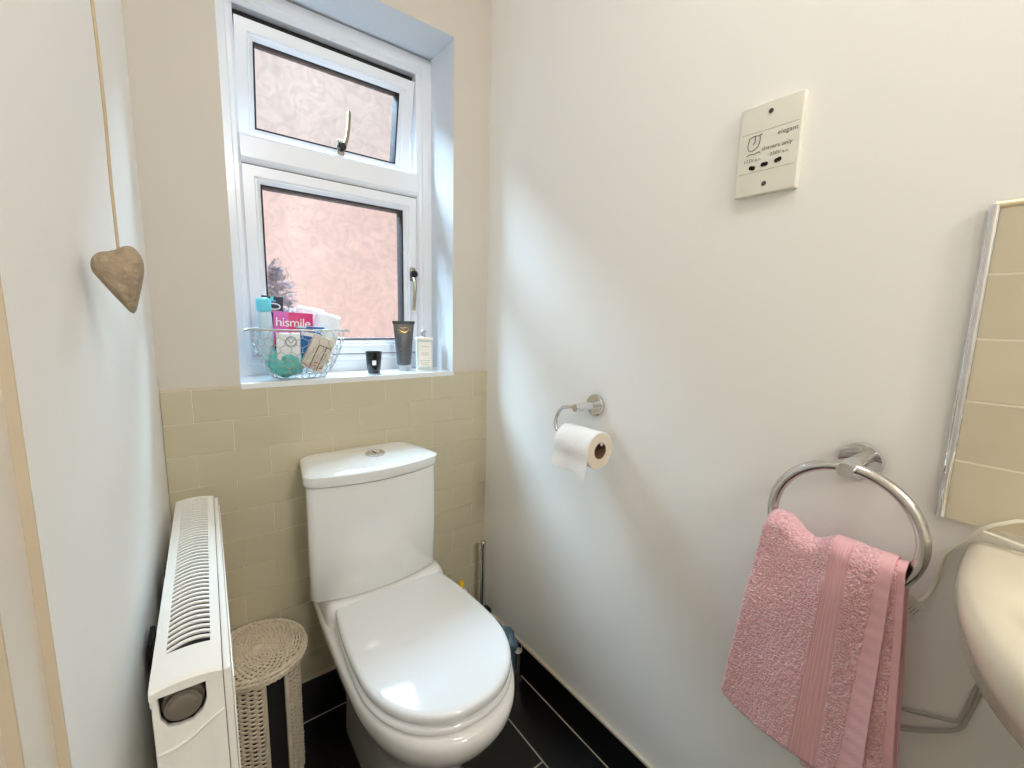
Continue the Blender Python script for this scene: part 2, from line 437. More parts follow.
def sash(x0, x1, z0, z1, tilt, yb, wb=.034):
    R = Matrix.Rotation(tilt, 3, 'X'); o = (0, yb, z1)
    mb = MB()
    prof = [(0, yb + .045), (0, yb), (.0215, yb), (.0245, yb + .004), (.027, yb + .004), (wb, yb + .011), (wb, yb + .045)]
    ring(mb, x0, x1, z0, z1, prof, R, o)
    s_ = mb.build('sash', 'pvc', win, smooth=False)
    mb = MB()   # rubber gaskets against the glass and the frame
    ring(mb, x0 + wb - .0005, x1 - wb + .0005, z0 + wb - .0005, z1 - wb + .0005, [(0, yb + .0112), (.0042, yb + .0112), (.0042, yb + .046), (0, yb + .046)], R, o)
    mb.build('gasket', 'gasket', s_, smooth=False)
    mb = MB()
    a, b, c, d = x0 + wb - .002, x1 - wb + .002, z0 + wb - .002, z1 - wb + .002
    mb.box(a, b, yb + .018, yb + .021, c, d)
    for i, v in enumerate(mb.v):
        mb.v[i] = tuple(Vector(o) + R @ (Vector(v) - Vector(o)))
    mb.build('glass_pane', 'glass', s_, smooth=False)
    return s_
lower = sash(.1275, .5285, -.094, .3185, 0, YF + .004)
upper = sash(.1300, .5290, .372, .6085, math.radians(12), YF + .010)
# dark rebate behind the top edge of the opening light
MB().box(.128, .531, YF + .03, YF + .05, .606, .628).build('gasket', 'gasket', win, smooth=False)
mb = MB(); ring(mb, .1265, .5295, -.0955, .3205, [(0, YF + .009), (.0018, YF + .009), (.0018, YF + .02), (0, YF + .02)])
mb.build('gasket', 'gasket', win, smooth=False)
# handles
def handle(parent, c, pts, r):
    mb = MB(); mb.box(c[0] - .008, c[0] + .008, c[1] - .006, c[1] + .002, c[2] - .018, c[2] + .018)
    h = mb.build('window_handle', 'brass', parent, bevel=.004, seg=3)
    mb = MB(); mb.tube(catmull(pts, 6), r, 8); mb.build('lever', 'brass', h)
    mb = MB(); mb.lathe([(.0075, -.018), (.0095, -.016), (.0095, -.004), (.007, 0)], (c[0], c[1], c[2]), 'y', 20)
    mb.build('lock_button', 'black', h)
handle(lower, (.515, YF + .003, .118), [(.515, YF - .008, .110), (.513, YF - .018, .095), (.511, YF - .02, .06), (.509, YF - .018, .020)], [.0045] * 18 + [.0055])
mb = MB(); handle(upper, (.337, YF - .002 + .016, .402), [(.342, YF + .004, .402), (.347, YF - .003, .42), (.352, YF - .003, .45), (.355, YF - .001, .484)], [.0048] * 18 + [.003])
# sill
mb = MB(); mb.box(WX0, WX1, .999, YF + .01, WZ0 - .012, WZ0)
mb.build('window_sill', 'sill', win, smooth=False, bevel=.001)

# ------------------------------------------------------------------ outside
ew = MB().box(-2.6, 4.6, 3.2, 3.35, -1.2, 1.98).build('outside_wall', 'render', smooth=False)
structure(ew)
ew2 = MB().box(-2.6, 4.6, 3.19, 3.35, .98, 1.98).build('outside_wall', 'render_pale', smooth=False); ew2['kind'] = 'structure'  # upper wall made paler: brightness of the top pane put into its colour
eg = MB().box(-2.6, 4.6, YO + .02, 3.2, -1.25, -1.2).build('outside_ground', 'render', smooth=False); structure(eg)
# dark shrub against that wall
sh = empty('shrub', (.29, 1.66, -1.2))
mb = MB()
rs = random.Random(3)
for k in range(1500):
    a = rs.uniform(0, 2 * PI); zz = rs.uniform(-.85, .155); rr = rs.uniform(0, 1) ** .5 * .062 * (1 if zz < .02 else max(.25, 1 - (zz - .02) / .17))
    c = Vector((.262 + rr * math.cos(a) - .10 * max(0, zz), 1.62 + rr * math.sin(a), zz))
    d = Vector((rs.uniform(-1, 1), rs.uniform(-1, 1), rs.uniform(-.4, .8))).normalized(); e = d.orthogonal().normalized()
    L = rs.uniform(.016, .032); w = L * .34
    mb.add([c, c + d * L * .5 + e * w, c + d * L, c + d * L * .5 - e * w, c + d * L * .5 + d.cross(e) * .004], [(0, 1, 4), (1, 2, 4), (2, 3, 4), (3, 0, 4)])
mb.build('foliage', 'leaf', sh, smooth=False)
mb = MB(); mb.tube([(.29, 1.66, -1.2), (.28, 1.65, -.6), (.262, 1.62, .02)], [.012, .009, .004], 7); mb.build('stem', 'leaf', sh)
tag(sh, 'dark shadowy shrub outside, blurred behind the lower pane of patterned glass', 'shrub')

# ------------------------------------------------------------------ toilet
toi = empty('toilet', (.325, .75, ZF))
tag(toi, 'white close-coupled toilet with lid down, standing under the window', 'toilet')
def outline(ty, hwf, cx, y0, y1, n=44):
    """symmetric plan outline from front (y0) to back (y1); hwf(t) half width, t 0 front..1 back"""
    left = []; right = []
    for i in range(n + 1):
        t = .5 - .5 * math.cos(PI * i / n); y = y0 + (y1 - y0) * t; w = hwf(t)
        right.append((cx + w, y)); left.append((cx - w, y))
    return right + left[::-1][1:-1] if hwf(0) == 0 and hwf(1) == 0 else right + left[::-1]
def interp(tab):
    def g(t):
        for (a, va), (b, vb) in zip(tab, tab[1:]):
            if t <= b:
                u = (t - a) / (b - a)
                return va + (vb - va) * u
        return tab[-1][1]
    return g
def seat_w(t, W=.1335, back=.104):
    # round front, widest a third of the way back, easing in to the hinge
    if t < .40:
        u = 1 - t / .40; return W * (max(0, 1 - u ** 2.15)) ** (1 / 2.15)
    u = (t - .40) / .60
    w = W + (back - W) * u ** 2.2
    e = .05
    if t > 1 - e:
        v = (t - (1 - e)) / e; w -= .028 * (1 - math.sqrt(max(0, 1 - v * v)))
    return w
def plan_ring(cx, y0, y1, W, back, z, n=40):
    o = []
    ts = [.5 - .5 * math.cos(PI * i / n) for i in range(n + 1)]
    for t in ts: o.append((cx + seat_w(t, W, back), y0 + (y1 - y0) * t, z(cx + seat_w(t, W, back), y0 + (y1 - y0) * t) if callable(z) else z))
    for t in ts[::-1][:-1]: o.append((cx - seat_w(t, W, back), y0 + (y1 - y0) * t, z(cx - seat_w(t, W, back), y0 + (y1 - y0) * t) if callable(z) else z))
    return o
CX = .327
def scaled(ring_, k, cx, cy, dz):
    return [(cx + (x - cx) * k, cy + (y - cy) * k, z + dz) for x, y, z in ring_]
def dome_plate(cx, y0, y1, W, back, z0, z1, dome, edge=.010):
    base = plan_ring(cx, y0, y1, W, back, 0); cy = (y0 + y1) / 2 + .02
    rings = []
    rings.append([(cx + (x - cx) * .94, cy + (y - cy) * .96, z0) for x, y, z in base])
    rings.append([(cx + (x - cx) * .985, cy + (y - cy) * .988, z0 + .0005) for x, y, z in base])
    rings.append([(x, y, z0 + .004) for x, y, z in base])
    rings.append([(x, y, z1 - .007) for x, y, z in base])
    for k, h in ((.993, .0035), (.975, .0008), (.94, .0)):
        rings.append([(cx + (x - cx) * k, cy + (y - cy) * k, z1 - h) for x, y, z in base])
    for k in (.8, .6, .4, .2, .05):
        rings.append([(cx + (x - cx) * k, cy + (y - cy) * k, z1 + dome * (1 - (k / .94) ** 2)) for x, y, z in base])
    return MB().loft(rings)
# pan body
def pan_ring(y0, y1, W, back, z): return plan_ring(CX, y0, y1, W, back, z)
rings = [pan_ring(.60, .93, .085, .085, ZF), pan_ring(.598, .93, .086, .086, -.94), pan_ring(.60, .94, .082, .08, -.88), pan_ring(.59, .95, .084, .082, -.82),
         pan_ring(.565, .96, .096, .095, -.765), pan_ring(.52, .975, .118, .112, -.715), pan_ring(.487, .985, .134, .124, -.68), pan_ring(.474, .988, .1395, .129, -.655),
         pan_ring(.471, .99, .141, .131, -.64), pan_ring(.473, .99, .1405, .131, -.628), pan_ring(.481, .988, .137, .128, -.6225), pan_ring(.50, .98, .125, .12, -.622)]
pan = MB().loft(rings).build('pan', 'ceramic', toi, angle=60)
# deck the cistern stands on
def rrect(x0, x1, y0, y1, z, r, bow=0, n=6, taper=.15):
    o = []
    for cx_, cy_, a0 in ((x1 - r, y1 - r, 0), (x0 + r, y1 - r, 90), (x0 + r, y0 + r, 180), (x1 - r, y0 + r, 270)):
        for i in range(n + 1):
            a = math.radians(a0 + 90 * i / n); o.append([cx_ + r * math.cos(a), cy_ + r * math.sin(a), z])
        if a0 == 180:      # bowed front edge
            m_ = 14
            for i in range(1, m_):
                t = i / m_; o.append([x0 + r + (x1 - x0 - 2 * r) * t, y0, z])
    for p in o:
        p[0] = (x0 + x1) / 2 + (p[0] - (x0 + x1) / 2) * (1 - taper * (p[1] - y0) / (y1 - y0))
        if bow:
            u = (p[0] - (x0 + x1) / 2) / ((x1 - x0) / 2)
            w = max(0, min(1, ((y0 + y1) / 2 - p[1]) / ((y1 - y0) / 2)))
            p[1] -= bow * (1 - u * u) * w
    return o
KX0, KX1 = .166, .452
mb = MB(); mb.loft([rrect(.193, .461, .82, .992, -.66, .035, taper=.04), rrect(.193, .461, .82, .994, -.605, .035, taper=.04), rrect(.195, .459, .826, .994, -.590, .035, taper=.05), rrect(.202, .452, .84, .99, -.579, .03, taper=.05)])
mb.build('cistern_deck', 'ceramic', pan, angle=60)
# ramp of ceramic between deck and hinge
cis = MB()
cis.loft([rrect(KX0 + .012, KX1 - .010, .868, .994, -.578, .012, .026), rrect(KX0 + .004, KX1 - .004, .862, .995, -.570, .014, .028), rrect(KX0 + .004, KX1 - .003, .861, .995, -.45, .014, .030),
          rrect(KX0 + .004, KX1 - .003, .861, .995, -.332, .014, .030), rrect(KX0 + .012, KX1 - .011, .868, .990, -.330, .012, .028)])
ci = cis.build('cistern', 'ceramic', toi, angle=50)
lid = MB(); lr = [(.010, -.3295), (.0, -.3285), (-.002, -.323), (-.002, -.308), (.002, -.306), (.012, -.3028), (.03, -.3015)]
R_ = []
for ins, z in lr:
    R_.append(rrect(KX0 - 0 + ins, KX1 - ins, .857 + ins, .997 - max(ins * .4, 0), z, .020, .030))
b_ = R_[-1]
cxm, cym = (KX0 + KX1) / 2, .925
for k in (.7, .4, .1): R_.append([[cxm + (p[0] - cxm) * k, cym + (p[1] - cym) * k, -.3015 + .0035 * (1 - k)] for p in b_])
lid.loft(R_); li = lid.build('cistern_lid', 'ceramic', toi, angle=60)
mb = MB(); mb.lathe([(.021, -.003), (.021, .0015), (.0195, .003), (.014, .003), (.0135, .0015), (.001, .0015)], (.322, .909, -.2975), 'z', 32); fb = mb.build('flush_button', 'chrome', li)
mb = MB(); mb.box(.3215, .3225, .8965, .9215, -.2965, -.2947); mb.build('button_split', 'dark', fb, smooth=False)
# seat and lid
st = dome_plate(CX, .4865, .895, .1355, .104, -.621, -.607, .0, .006).build('seat', 'seat', toi, angle=60)
ld = dome_plate(CX, .4875, .905, .1335, .104, -.6045, -.585, .0045).build('lid', 'seat', toi, angle=60)
for x in (CX - .055, CX + .055): MB().lathe([(.009, -.03), (.009, .0)], (x, .885, -.60), 'z', 16).build('hinge', 'chrome', st)
mb = MB(); mb.lathe([(.008, -.003), (.008, .0), (.005, .003)], (CX - .088, .66, -.925), 'x', 16)
mb.build('bolt_cap', 'seat', pan)

# ------------------------------------------------------------------ radiator
rad = empty('radiator', (-.015, .705, -.85))
tag(rad, 'white panel radiator with slotted top grille on the left wall beside the wicker basket', 'radiator')
RT = -.335; RB = -.85; RY0, RY1 = .465, .945; RX0, RX1 = -.045, .0105
GX0, GX1, GY0, GY1 = -.0345, .0015, .507, .932
mb = MB()
def arch(x): u = (x - (RX0 + RX1) / 2) / ((RX1 - RX0) / 2); return RT - .004 * u * u
NX = 10
xs = [RX0 + (RX1 - RX0) * i / NX for i in range(NX + 1)]
def strip(xa, xb, ya, yb, th=.004, nx=6):
    a = [xa + (xb - xa) * i / nx for i in range(nx + 1)]
    prof = [(x, arch(x)) for x in a] + [(x, arch(x) - th) for x in a[::-1]]
    mb.loft([[(x, ya, z) for x, z in prof], [(x, yb, z) for x, z in prof]])
strip(RX0, GX0, RY0, RY1, .006); strip(GX1, RX1, RY0, RY1, .006)
strip(GX0, GX1, RY0, GY0); strip(GX0, GX1, GY1, RY1)
mb.box(RX0, RX0 + .002, RY0, RY1, RT - .022, RT - .004); 
# nose over the end panel
prof = [(x, arch(x)) for x in xs]
mb.loft([[(x, RY0, z) for x, z in prof] + [(RX1, RY0, RT - .012), (RX0, RY0, RT - .012)], [(x, RY0 - .0035, z - .003) for x, z in prof] + [(RX1, RY0 - .0035, RT - .012), (RX0, RY0 - .0035, RT - .012)]])
NB = 44
for i in range(NB):
    y = GY0 + (GY1 - GY0) * (i + .5) / NB
    prof = []
    K = 8; ring_a = []; ring_b = []
    rings = []
    for j in range(K + 1):
        t = j / K; x = GX0 + (GX1 - GX0) * t; z = arch(x) + .0002
        yy = y + .010 * math.sin(PI * (t * .9)) * .55 + .004 * t
        rings.append([(x, yy - .0022, z - .0006), (x, yy + .0006, z), (x, yy + .0006, z - .0012), (x, yy - .0020, z - .0028)])
    mb.loft(rings)
mb.build('top_grille', 'rad', rad, angle=35)
mb = MB(); mb.box(RX0 + .004, RX1 - .003, RY0 + .012, RY1 - .01, RB, RT - .022); mb.build('convector_core', 'dark', rad, smooth=False)  # dark box: shade seen through the slots is put into its colour
mb = MB(); mb.box(RX0, RX0 + .0025, RY0 + .006, RY1 - .006, RB, RT - .018); mb.build('rear_panel', 'rad', rad, smooth=False)
# end panel with a notch for the plug
def end_panel(yo, yi, name):
    mb = MB()
    nx0, nx1, nz = -.0395, -.0035, -.386
    pl = [(RX0 + .001, RT - .010), (nx0, RT - .010)] + [(nx0 + .001, -.372), (nx0 + .006, -.383), (nx0 + .014, nz), (nx1 - .012, nz), (nx1 - .004, -.379), (nx1, -.368)] + [(nx1, RT - .010), (RX1, RT - .010), (RX1, RB), (RX0 + .001, RB)]
    mb.loft([[(x, yo, z) for x, z in pl], [(x, yi, z) for x, z in pl]])
    return mb.build(name, 'rad', rad, bevel=.0012, angle=30)
ep = end_panel(RY0, RY0 + .006, 'end_panel')
mb = MB()
pts = [(RX0 + .002, RY0, -.408), (-.03, RY0 - .0008, -.4065), (-.018, RY0 - .0012, -.402), (-.006, RY0 - .0012, -.394), (.005, RY0 - .0008, -.388), (RX1 - .0005, RY0, -.3865)]
mb.tube(catmull(pts, 5), .0014, 8); mb.build('pressed_ridge', 'rad', ep)
mb = MB(); mb.box(RX0 + .001, RX1, RY1 - .006, RY1, RB, RT - .010); mb.build('end_panel', 'rad', rad, smooth=False, bevel=.001)
mb = MB(); mb.lathe([(.0145, -.001), (.0145, .004), (.0165, .006), (.0165, .012)], (-.0215, RY0 + .001, -.366), 'y', 28)
mb.lathe([(.010, -.004), (.0115, -.003), (.0115, .002)], (-.0215, RY0 + .002, -.366), 'y', 24)
pg = mb.build('blanking_plug', 'greyplug', rad); pg['label'] = 'round grey plug in the notch of the end panel'
# front panel
mb = MB(); mb.box(RX1 + .0005, .0175, RY0 - .001, RY1 + .001, RB, RT - .008); mb.build('front_panel', 'rad', rad, bevel=.002, seg=3)
mb = MB(); mb.box(.0178, .0195, RY0 + .002, RY1 - .002, RB + .01, RT - .022)
mb.build('front_skin', 'rad', rad, bevel=.0008)
for yy, zz in ((.64, -.405), (.78, -.392)):
    mb = MB(); mb.box(left_x(yy) - .001, RX0, yy - .012, yy + .012, zz - .05, zz); mb.box(left_x(yy) - .001, left_x(yy) + .004, yy - .02, yy + .02, zz - .06, zz + .012)
    mb.build('wall_bracket', 'dark', rad, smooth=False)
mb = MB(); mb.tube([(-.012, .90, ZF), (-.012, .90, RB)], .0075, 12); mb.build('pipe', 'rad', rad)
mb = MB(); mb.tube([(-.012, .50, ZF), (-.012, .50, RB)], .0075, 12); mb.build('pipe', 'rad', rad)

rad.rotation_euler = (0, 0, -math.atan(.036)); rad.location.x += .0075 * S
# ------------------------------------------------------------------ wicker basket
bc = (.0735, .910)
wk = empty('wicker_basket', (bc[0], bc[1], ZF))
tag(wk, 'tall round whitewashed wicker basket with lid and dark front slot, between radiator and toilet', 'basket')
BR = .074; LZ = -.672
s0, s1 = math.radians(-88), math.radians(-54)     # slot, seen from the camera side
def wang(n): return [s1 + (2 * PI - (s1 - s0)) * i / n for i in range(n + 1)]
mb = MB()
rows = 60; NS = 32
for r in range(rows):
    z = ZF + .006 + (LZ - .004 - ZF - .006) * r / (rows - 1)
    pts = []
    for i, a in enumerate(wang(NS * 4)):
        ph = i / 4 * PI + (r % 2) * PI
        rad_ = BR + .0022 * math.sin(ph) + .0010 * noise.noise((r * .7, a * 3, 0))
        pts.append((bc[0] + rad_ * math.cos(a), bc[1] + rad_ * math.sin(a), z + .0012 * noise.noise((a * 2, r * .5, 2))))
    mb.tube(pts, .0023, 5)
mb.build('woven_body', 'wicker', wk, angle=80)
mb = MB()
for i, a in enumerate(wang(NS)):
    x, y = bc[0] + BR * math.cos(a), bc[1] + BR * math.sin(a)
    rr = .0048 if i in (0, NS) else .003
    mb.tube([(x, y, ZF), (x, y, LZ)], rr, 6)
mb.build('stakes', 'wicker', wk)
mb = MB(); mb.lathe([(BR - .004, 0), (BR + .002, .004), (BR - .004, .008)], (bc[0], bc[1], ZF), 'z', 40); mb.build('base', 'redwood', wk)
LC = Vector((bc[0] + .003, bc[1] - .003, LZ + .006)); LR = .085
lidR = Matrix.Rotation(math.radians(1.5), 3, 'Y')
def lp(r, a, h): return LC + lidR @ Vector((r * math.cos(a), r * math.sin(a), h))
mb = MB(); NSP = 30
for k in range(17):
    r = .010 + (LR - .011) * k / 16; pts = []
    n_ = 96
    for i in range(n_):
        a = 2 * PI * i / n_
        sp_ = NSP if k > 5 else NSP / 2
        h = .0022 * math.sin(a * sp_ + (k % 2) * PI)
        pts.append(lp(r + .0012 * math.sin(a * 3 + k), a, .012 - .006 * (r / LR) ** 2 + h))
    mb.tube(pts, .0023, 5, closed=True)
for k in range(NSP):
    a = 2 * PI * k / NSP
    mb.tube([lp(.006, a, .012), lp(LR * .5, a, .0105), lp(LR, a, .006)], .0021, 5)
mb.lathe([(.012, .010), (.010, .016), (.004, .018)], tuple(LC), 'z', 16)
bl = mb.build('lid', 'wicker', wk, angle=80)
mb = MB(); mb.lathe([(LR - .004, -.003), (LR - .004, .001), (.003, .005)], tuple(LC), 'z', 48); mb.build('lid_lining', 'wicker_dark', bl)  # disc added under the weave, shade of the gaps put into its colour
mb = MB(); mb.lathe([(BR - .007, .012), (BR - .007, LZ - ZF - .004)], (bc[0], bc[1], ZF), 'z', 40, False, False); mb.build('dark_lining', 'dark', wk)  # sleeve added inside, shade within the slot put into its dark colour
mb = MB()
for h, dr_ in ((.008, .0), (.001, .002), (-.006, .0)):
    for ph in (0, PI):
        pts = [lp(LR + dr_ + .0016 * math.cos(a * 26 + ph), a, h + .0022 * math.sin(a * 26 + ph)) for a in [2 * PI * i / 130 for i in range(130)]]
        mb.tube(pts, .0026, 5, closed=True)
mb.build('plaited_rim', 'wicker', bl, angle=80)

# ------------------------------------------------------------------ light pull
hc = Vector((-.040, .55, .028))
hp = empty('light_pull', (hc.x, hc.y, -.01))
tag(hp, 'carved wooden heart hanging on a long beige cord in front of the left wall', 'light pull')
cordp = [(hc.x - .001, .55, .054), (hc.x - .0012, .5508, .12), (hc.x - .0005, .551, .2), (hc.x - .002, .551, .4), (hc.x - .002, .551, ZC)]
MB().tube(catmull(cordp, 5), .0013, 7).build('cord', 'cord', hp)
# heart: silhouette inflated with rounded cross-section
mb = MB(); n = 72
def heart2(t):
    x = 16 * math.sin(t) ** 3 * .35 + 16 * .65 * math.sin(t) * (1 - .15 * math.cos(t - PI) - .28 * max(0, -math.cos(t))) ; y = 13 * math.cos(t) - 3.4 * math.cos(2 * t) - .6 * math.cos(3 * t) - .3 * math.cos(4 * t)
    v = Vector((x / 16, (y + 3) / 15))
    if v.x < 0 and v.y > 0: v.y -= .24 * -v.x * v.y
    return v
ca = Matrix.Rotation(math.radians(-10), 3, 'Z') @ Matrix.Rotation(math.radians(-10), 3, 'Y')
sx, sz, sd = .0188, .0352, .0175
def hpnt(p, d): return hc + ca @ Vector((p.x * sx, d, p.y * sz))
rings = []
K = 12
ctr = Vector((0, .05))
for j in range(K + 1):
    ph = -PI / 2 + PI * j / K; k = max(.02, math.cos(ph)) ** .75; d = math.sin(ph) * sd
    rings.append([hpnt(ctr + (heart2(2 * PI * i / n) - ctr) * k, d) for i in range(n)])
mb.loft(rings); mb.build('wooden_heart', 'wood', hp, angle=80)

# ------------------------------------------------------------------ shaver socket
Rr = XR
ss = empty('shaver_socket', (Rr, .298, .187))
tag(ss, 'ivory shaver socket plate with two screws high on the right wall', 'socket')
mb = MB(); mb.box(Rr - .0105, Rr + .0005, .257, .338, .187, .309)
mb.build('faceplate', 'socket', ss, bevel=.0016, seg=3)
xs_ = Rr - .0107
for z in (.272, .2185): MB().box(xs_ - .0001, xs_ + .0006, .261, .334, z, z + .0006).build('panel_line', 'socket_line', ss, smooth=False)
for z in (.2955, .2005):
    m_ = MB().lathe([(.0032, 0), (.0032, -.0004), (.0028, -.0007)], (xs_, .2975, z), 'x', 16); m_.build('screw', 'screw', ss)
RT_ = (0, -1, 0); UP = (0, 0, 1)
def stxt(t, y, z, size, **k): return lettering(t, (xs_, y, z), RT_, UP, size, 'ink', ss, depth=.0003, **k)
stxt('elegant', .286, .2615, .0085, spacing=1.05)
stxt('shavers only', .305, .2455, .0078)
stxt('115V a.c.', .3285, .2335, .0066)
stxt('230V a.c.', .2935, .2360, .0066)
mb = MB()
def flat(pts, r=.0005): mb.tube([(xs_ - .0002, y, z) for y, z in pts], r, 5)
flat(catmull([(.323, .2665, 0), (.3245, .254, 0), (.320, .249, 0), (.313, .2505, 0), (.309, .257, 0), (.3085, .266, 0)], 4) and [(p.x, p.y) for p in catmull([(.323, .2665, 0), (.3245, .254, 0), (.320, .249, 0), (.313, .2505, 0), (.309, .257, 0), (.3085, .266, 0)], 4)])
flat([(.323, .2665), (.316, .268), (.312, .2675)]); flat([(.315, .268), (.315, .260), (.317, .257)]); flat([(.311, .2665), (.3075, .2685), (.306, .267)])
flat([(.325, .2425), (.321, .2445), (.315, .2435), (.309, .2455), (.3065, .244)])
mb.build('shaver_symbol', 'ink', ss)
mb = MB()
for y, z in ((.3145, .2245), (.3175, .2255), (.2975, .2265), (.3015, .2265), (.2805, .2285), (.284, .2275)):
    mb.lathe([(.0030, 0), (.0030, -.0004)], (xs_, y, z), 'x', 12)
mb.build('pin_hole', 'black', ss)

# ------------------------------------------------------------------ paper holder and roll
ph_ = empty('toilet_roll_holder', (XR, .594, -.165))
tag(ph_, 'chrome toilet roll holder with curved arm on the right wall', 'toilet roll holder')
mb = MB(); mb.lathe([(.0225, 0), (.0225, -.006), (.0210, -.0075), (.004, -.0075)], (XR, .592, -.170), 'x', 36); mb.build('wall_plate', 'chrome', ph_)
mb = MB(); mb.lathe([(.0085, 0), (.0085, -.056), (.0075, -.058)], (XR - .006, .592, -.170), 'x', 24); mb.build('post', 'chrome', ph_)
AX = (.618, -.228)
arm = catmull([(.622, .592, -.170), (.622, .612, -.1715), (.622, .634, -.178), (.6215, .6475, -.195), (.620, .650, -.214), (.6185, .642, -.2265), (.618, .625, -.2275), (.618, .58, -.2275), (.618, .520, -.2275)], 6)
MB().tube(arm, .0040, 10).build('arm', 'chrome', ph_)
RC = (.618, -.2415)
tr = empty('toilet_roll', (RC[0], .575, RC[1] - .038))
tag(tr, 'white toilet roll with a loose sheet hanging from the chrome holder', 'toilet roll')
mb = MB(); ri, ro = .0160, .0362; ya, yb = .523, .612
def circ(r, y, n=48): return [(RC[0] + r * math.cos(2 * PI * k / n), y, RC[1] + r * math.sin(2 * PI * k / n)) for k in range(n)]
mb.loft([circ(ro - .0015, ya), circ(ro, ya + .0015), circ(ro, yb - .0015), circ(ro - .0015, yb)], False, False)
mb.mi = 1
mb.loft([circ(ro - .0015, ya), circ(ri, ya)], False, False); mb.loft([circ(ro - .0015, yb), circ(ri, yb)], False, False)
mb.build('paper', ['paper', 'roll_end'], tr, angle=50)
mb = MB(); mb.loft([circ(ri, ya - .0005), circ(ri, yb), circ(ri - .0012, yb), circ(ri - .0012, ya - .0005)], False, False, True, True)
mb.build('cardboard_core', 'card', tr, angle=50)
# hanging sheet, leaves the roll tangentially on the window-side front
mb = MB(); prof = []
for i in range(12):
    a = math.radians(100 + 85 * i / 11); prof.append((RC[0] + (ro + .0012) * math.cos(a), RC[1] + (ro + .0012) * math.sin(a)))
for i in range(1, 10):
    t = i / 9; prof.append((RC[0] - ro - .0012 + .0015 * math.sin(t * 5), RC[1] - .003 - .044 * t))
rings = []
for (x, z), i in zip(prof, range(99)):
    row = []
    for j in range(15):
        t = j / 14; y = ya + (yb - ya) * t
        fr = max(0, (i - 11) / 9)
        row.append((x - .003 * fr * math.sin(t * 7 + 1) - .0008 * math.sin(t * 19) * fr, y, z + .006 * fr * (t - .5) ))
    row += [(p[0] + (RC[0] - p[0]) * .03, p[1], p[2] + (RC[1] - p[2]) * .0) for p in row[::-1]]
    rings.append(row)
mb.loft(rings); mb.build('loose_sheet', 'paper', tr, angle=60)

# ------------------------------------------------------------------ towel ring
RCX, RCY, RCZ, RR = .627, .147, -.240, .0755
rg = empty('towel_ring', (XR, RCY, -.165))
tag(rg, 'round chrome towel ring on the right wall, holding the pink towel', 'towel ring')
mb = MB(); mb.lathe([(.0235, 0), (.0235, -.006), (.0222, -.0078), (.004, -.0078)], (XR, .147, -.1655), 'x', 40); mb.build('wall_plate', 'chrome', rg)
mb = MB(); mb.lathe([(.0095, 0), (.0095, -.058), (.0085, -.0605)], (XR - .006, .147, -.1655), 'x', 28); mb.build('post', 'chrome', rg)
MB().tube([(RCX, RCY + RR * math.cos(2 * PI * i / 96), RCZ + RR * math.sin(2 * PI * i / 96)) for i in range(96)], .0067, 14, closed=True).build('ring', 'brushed', rg)

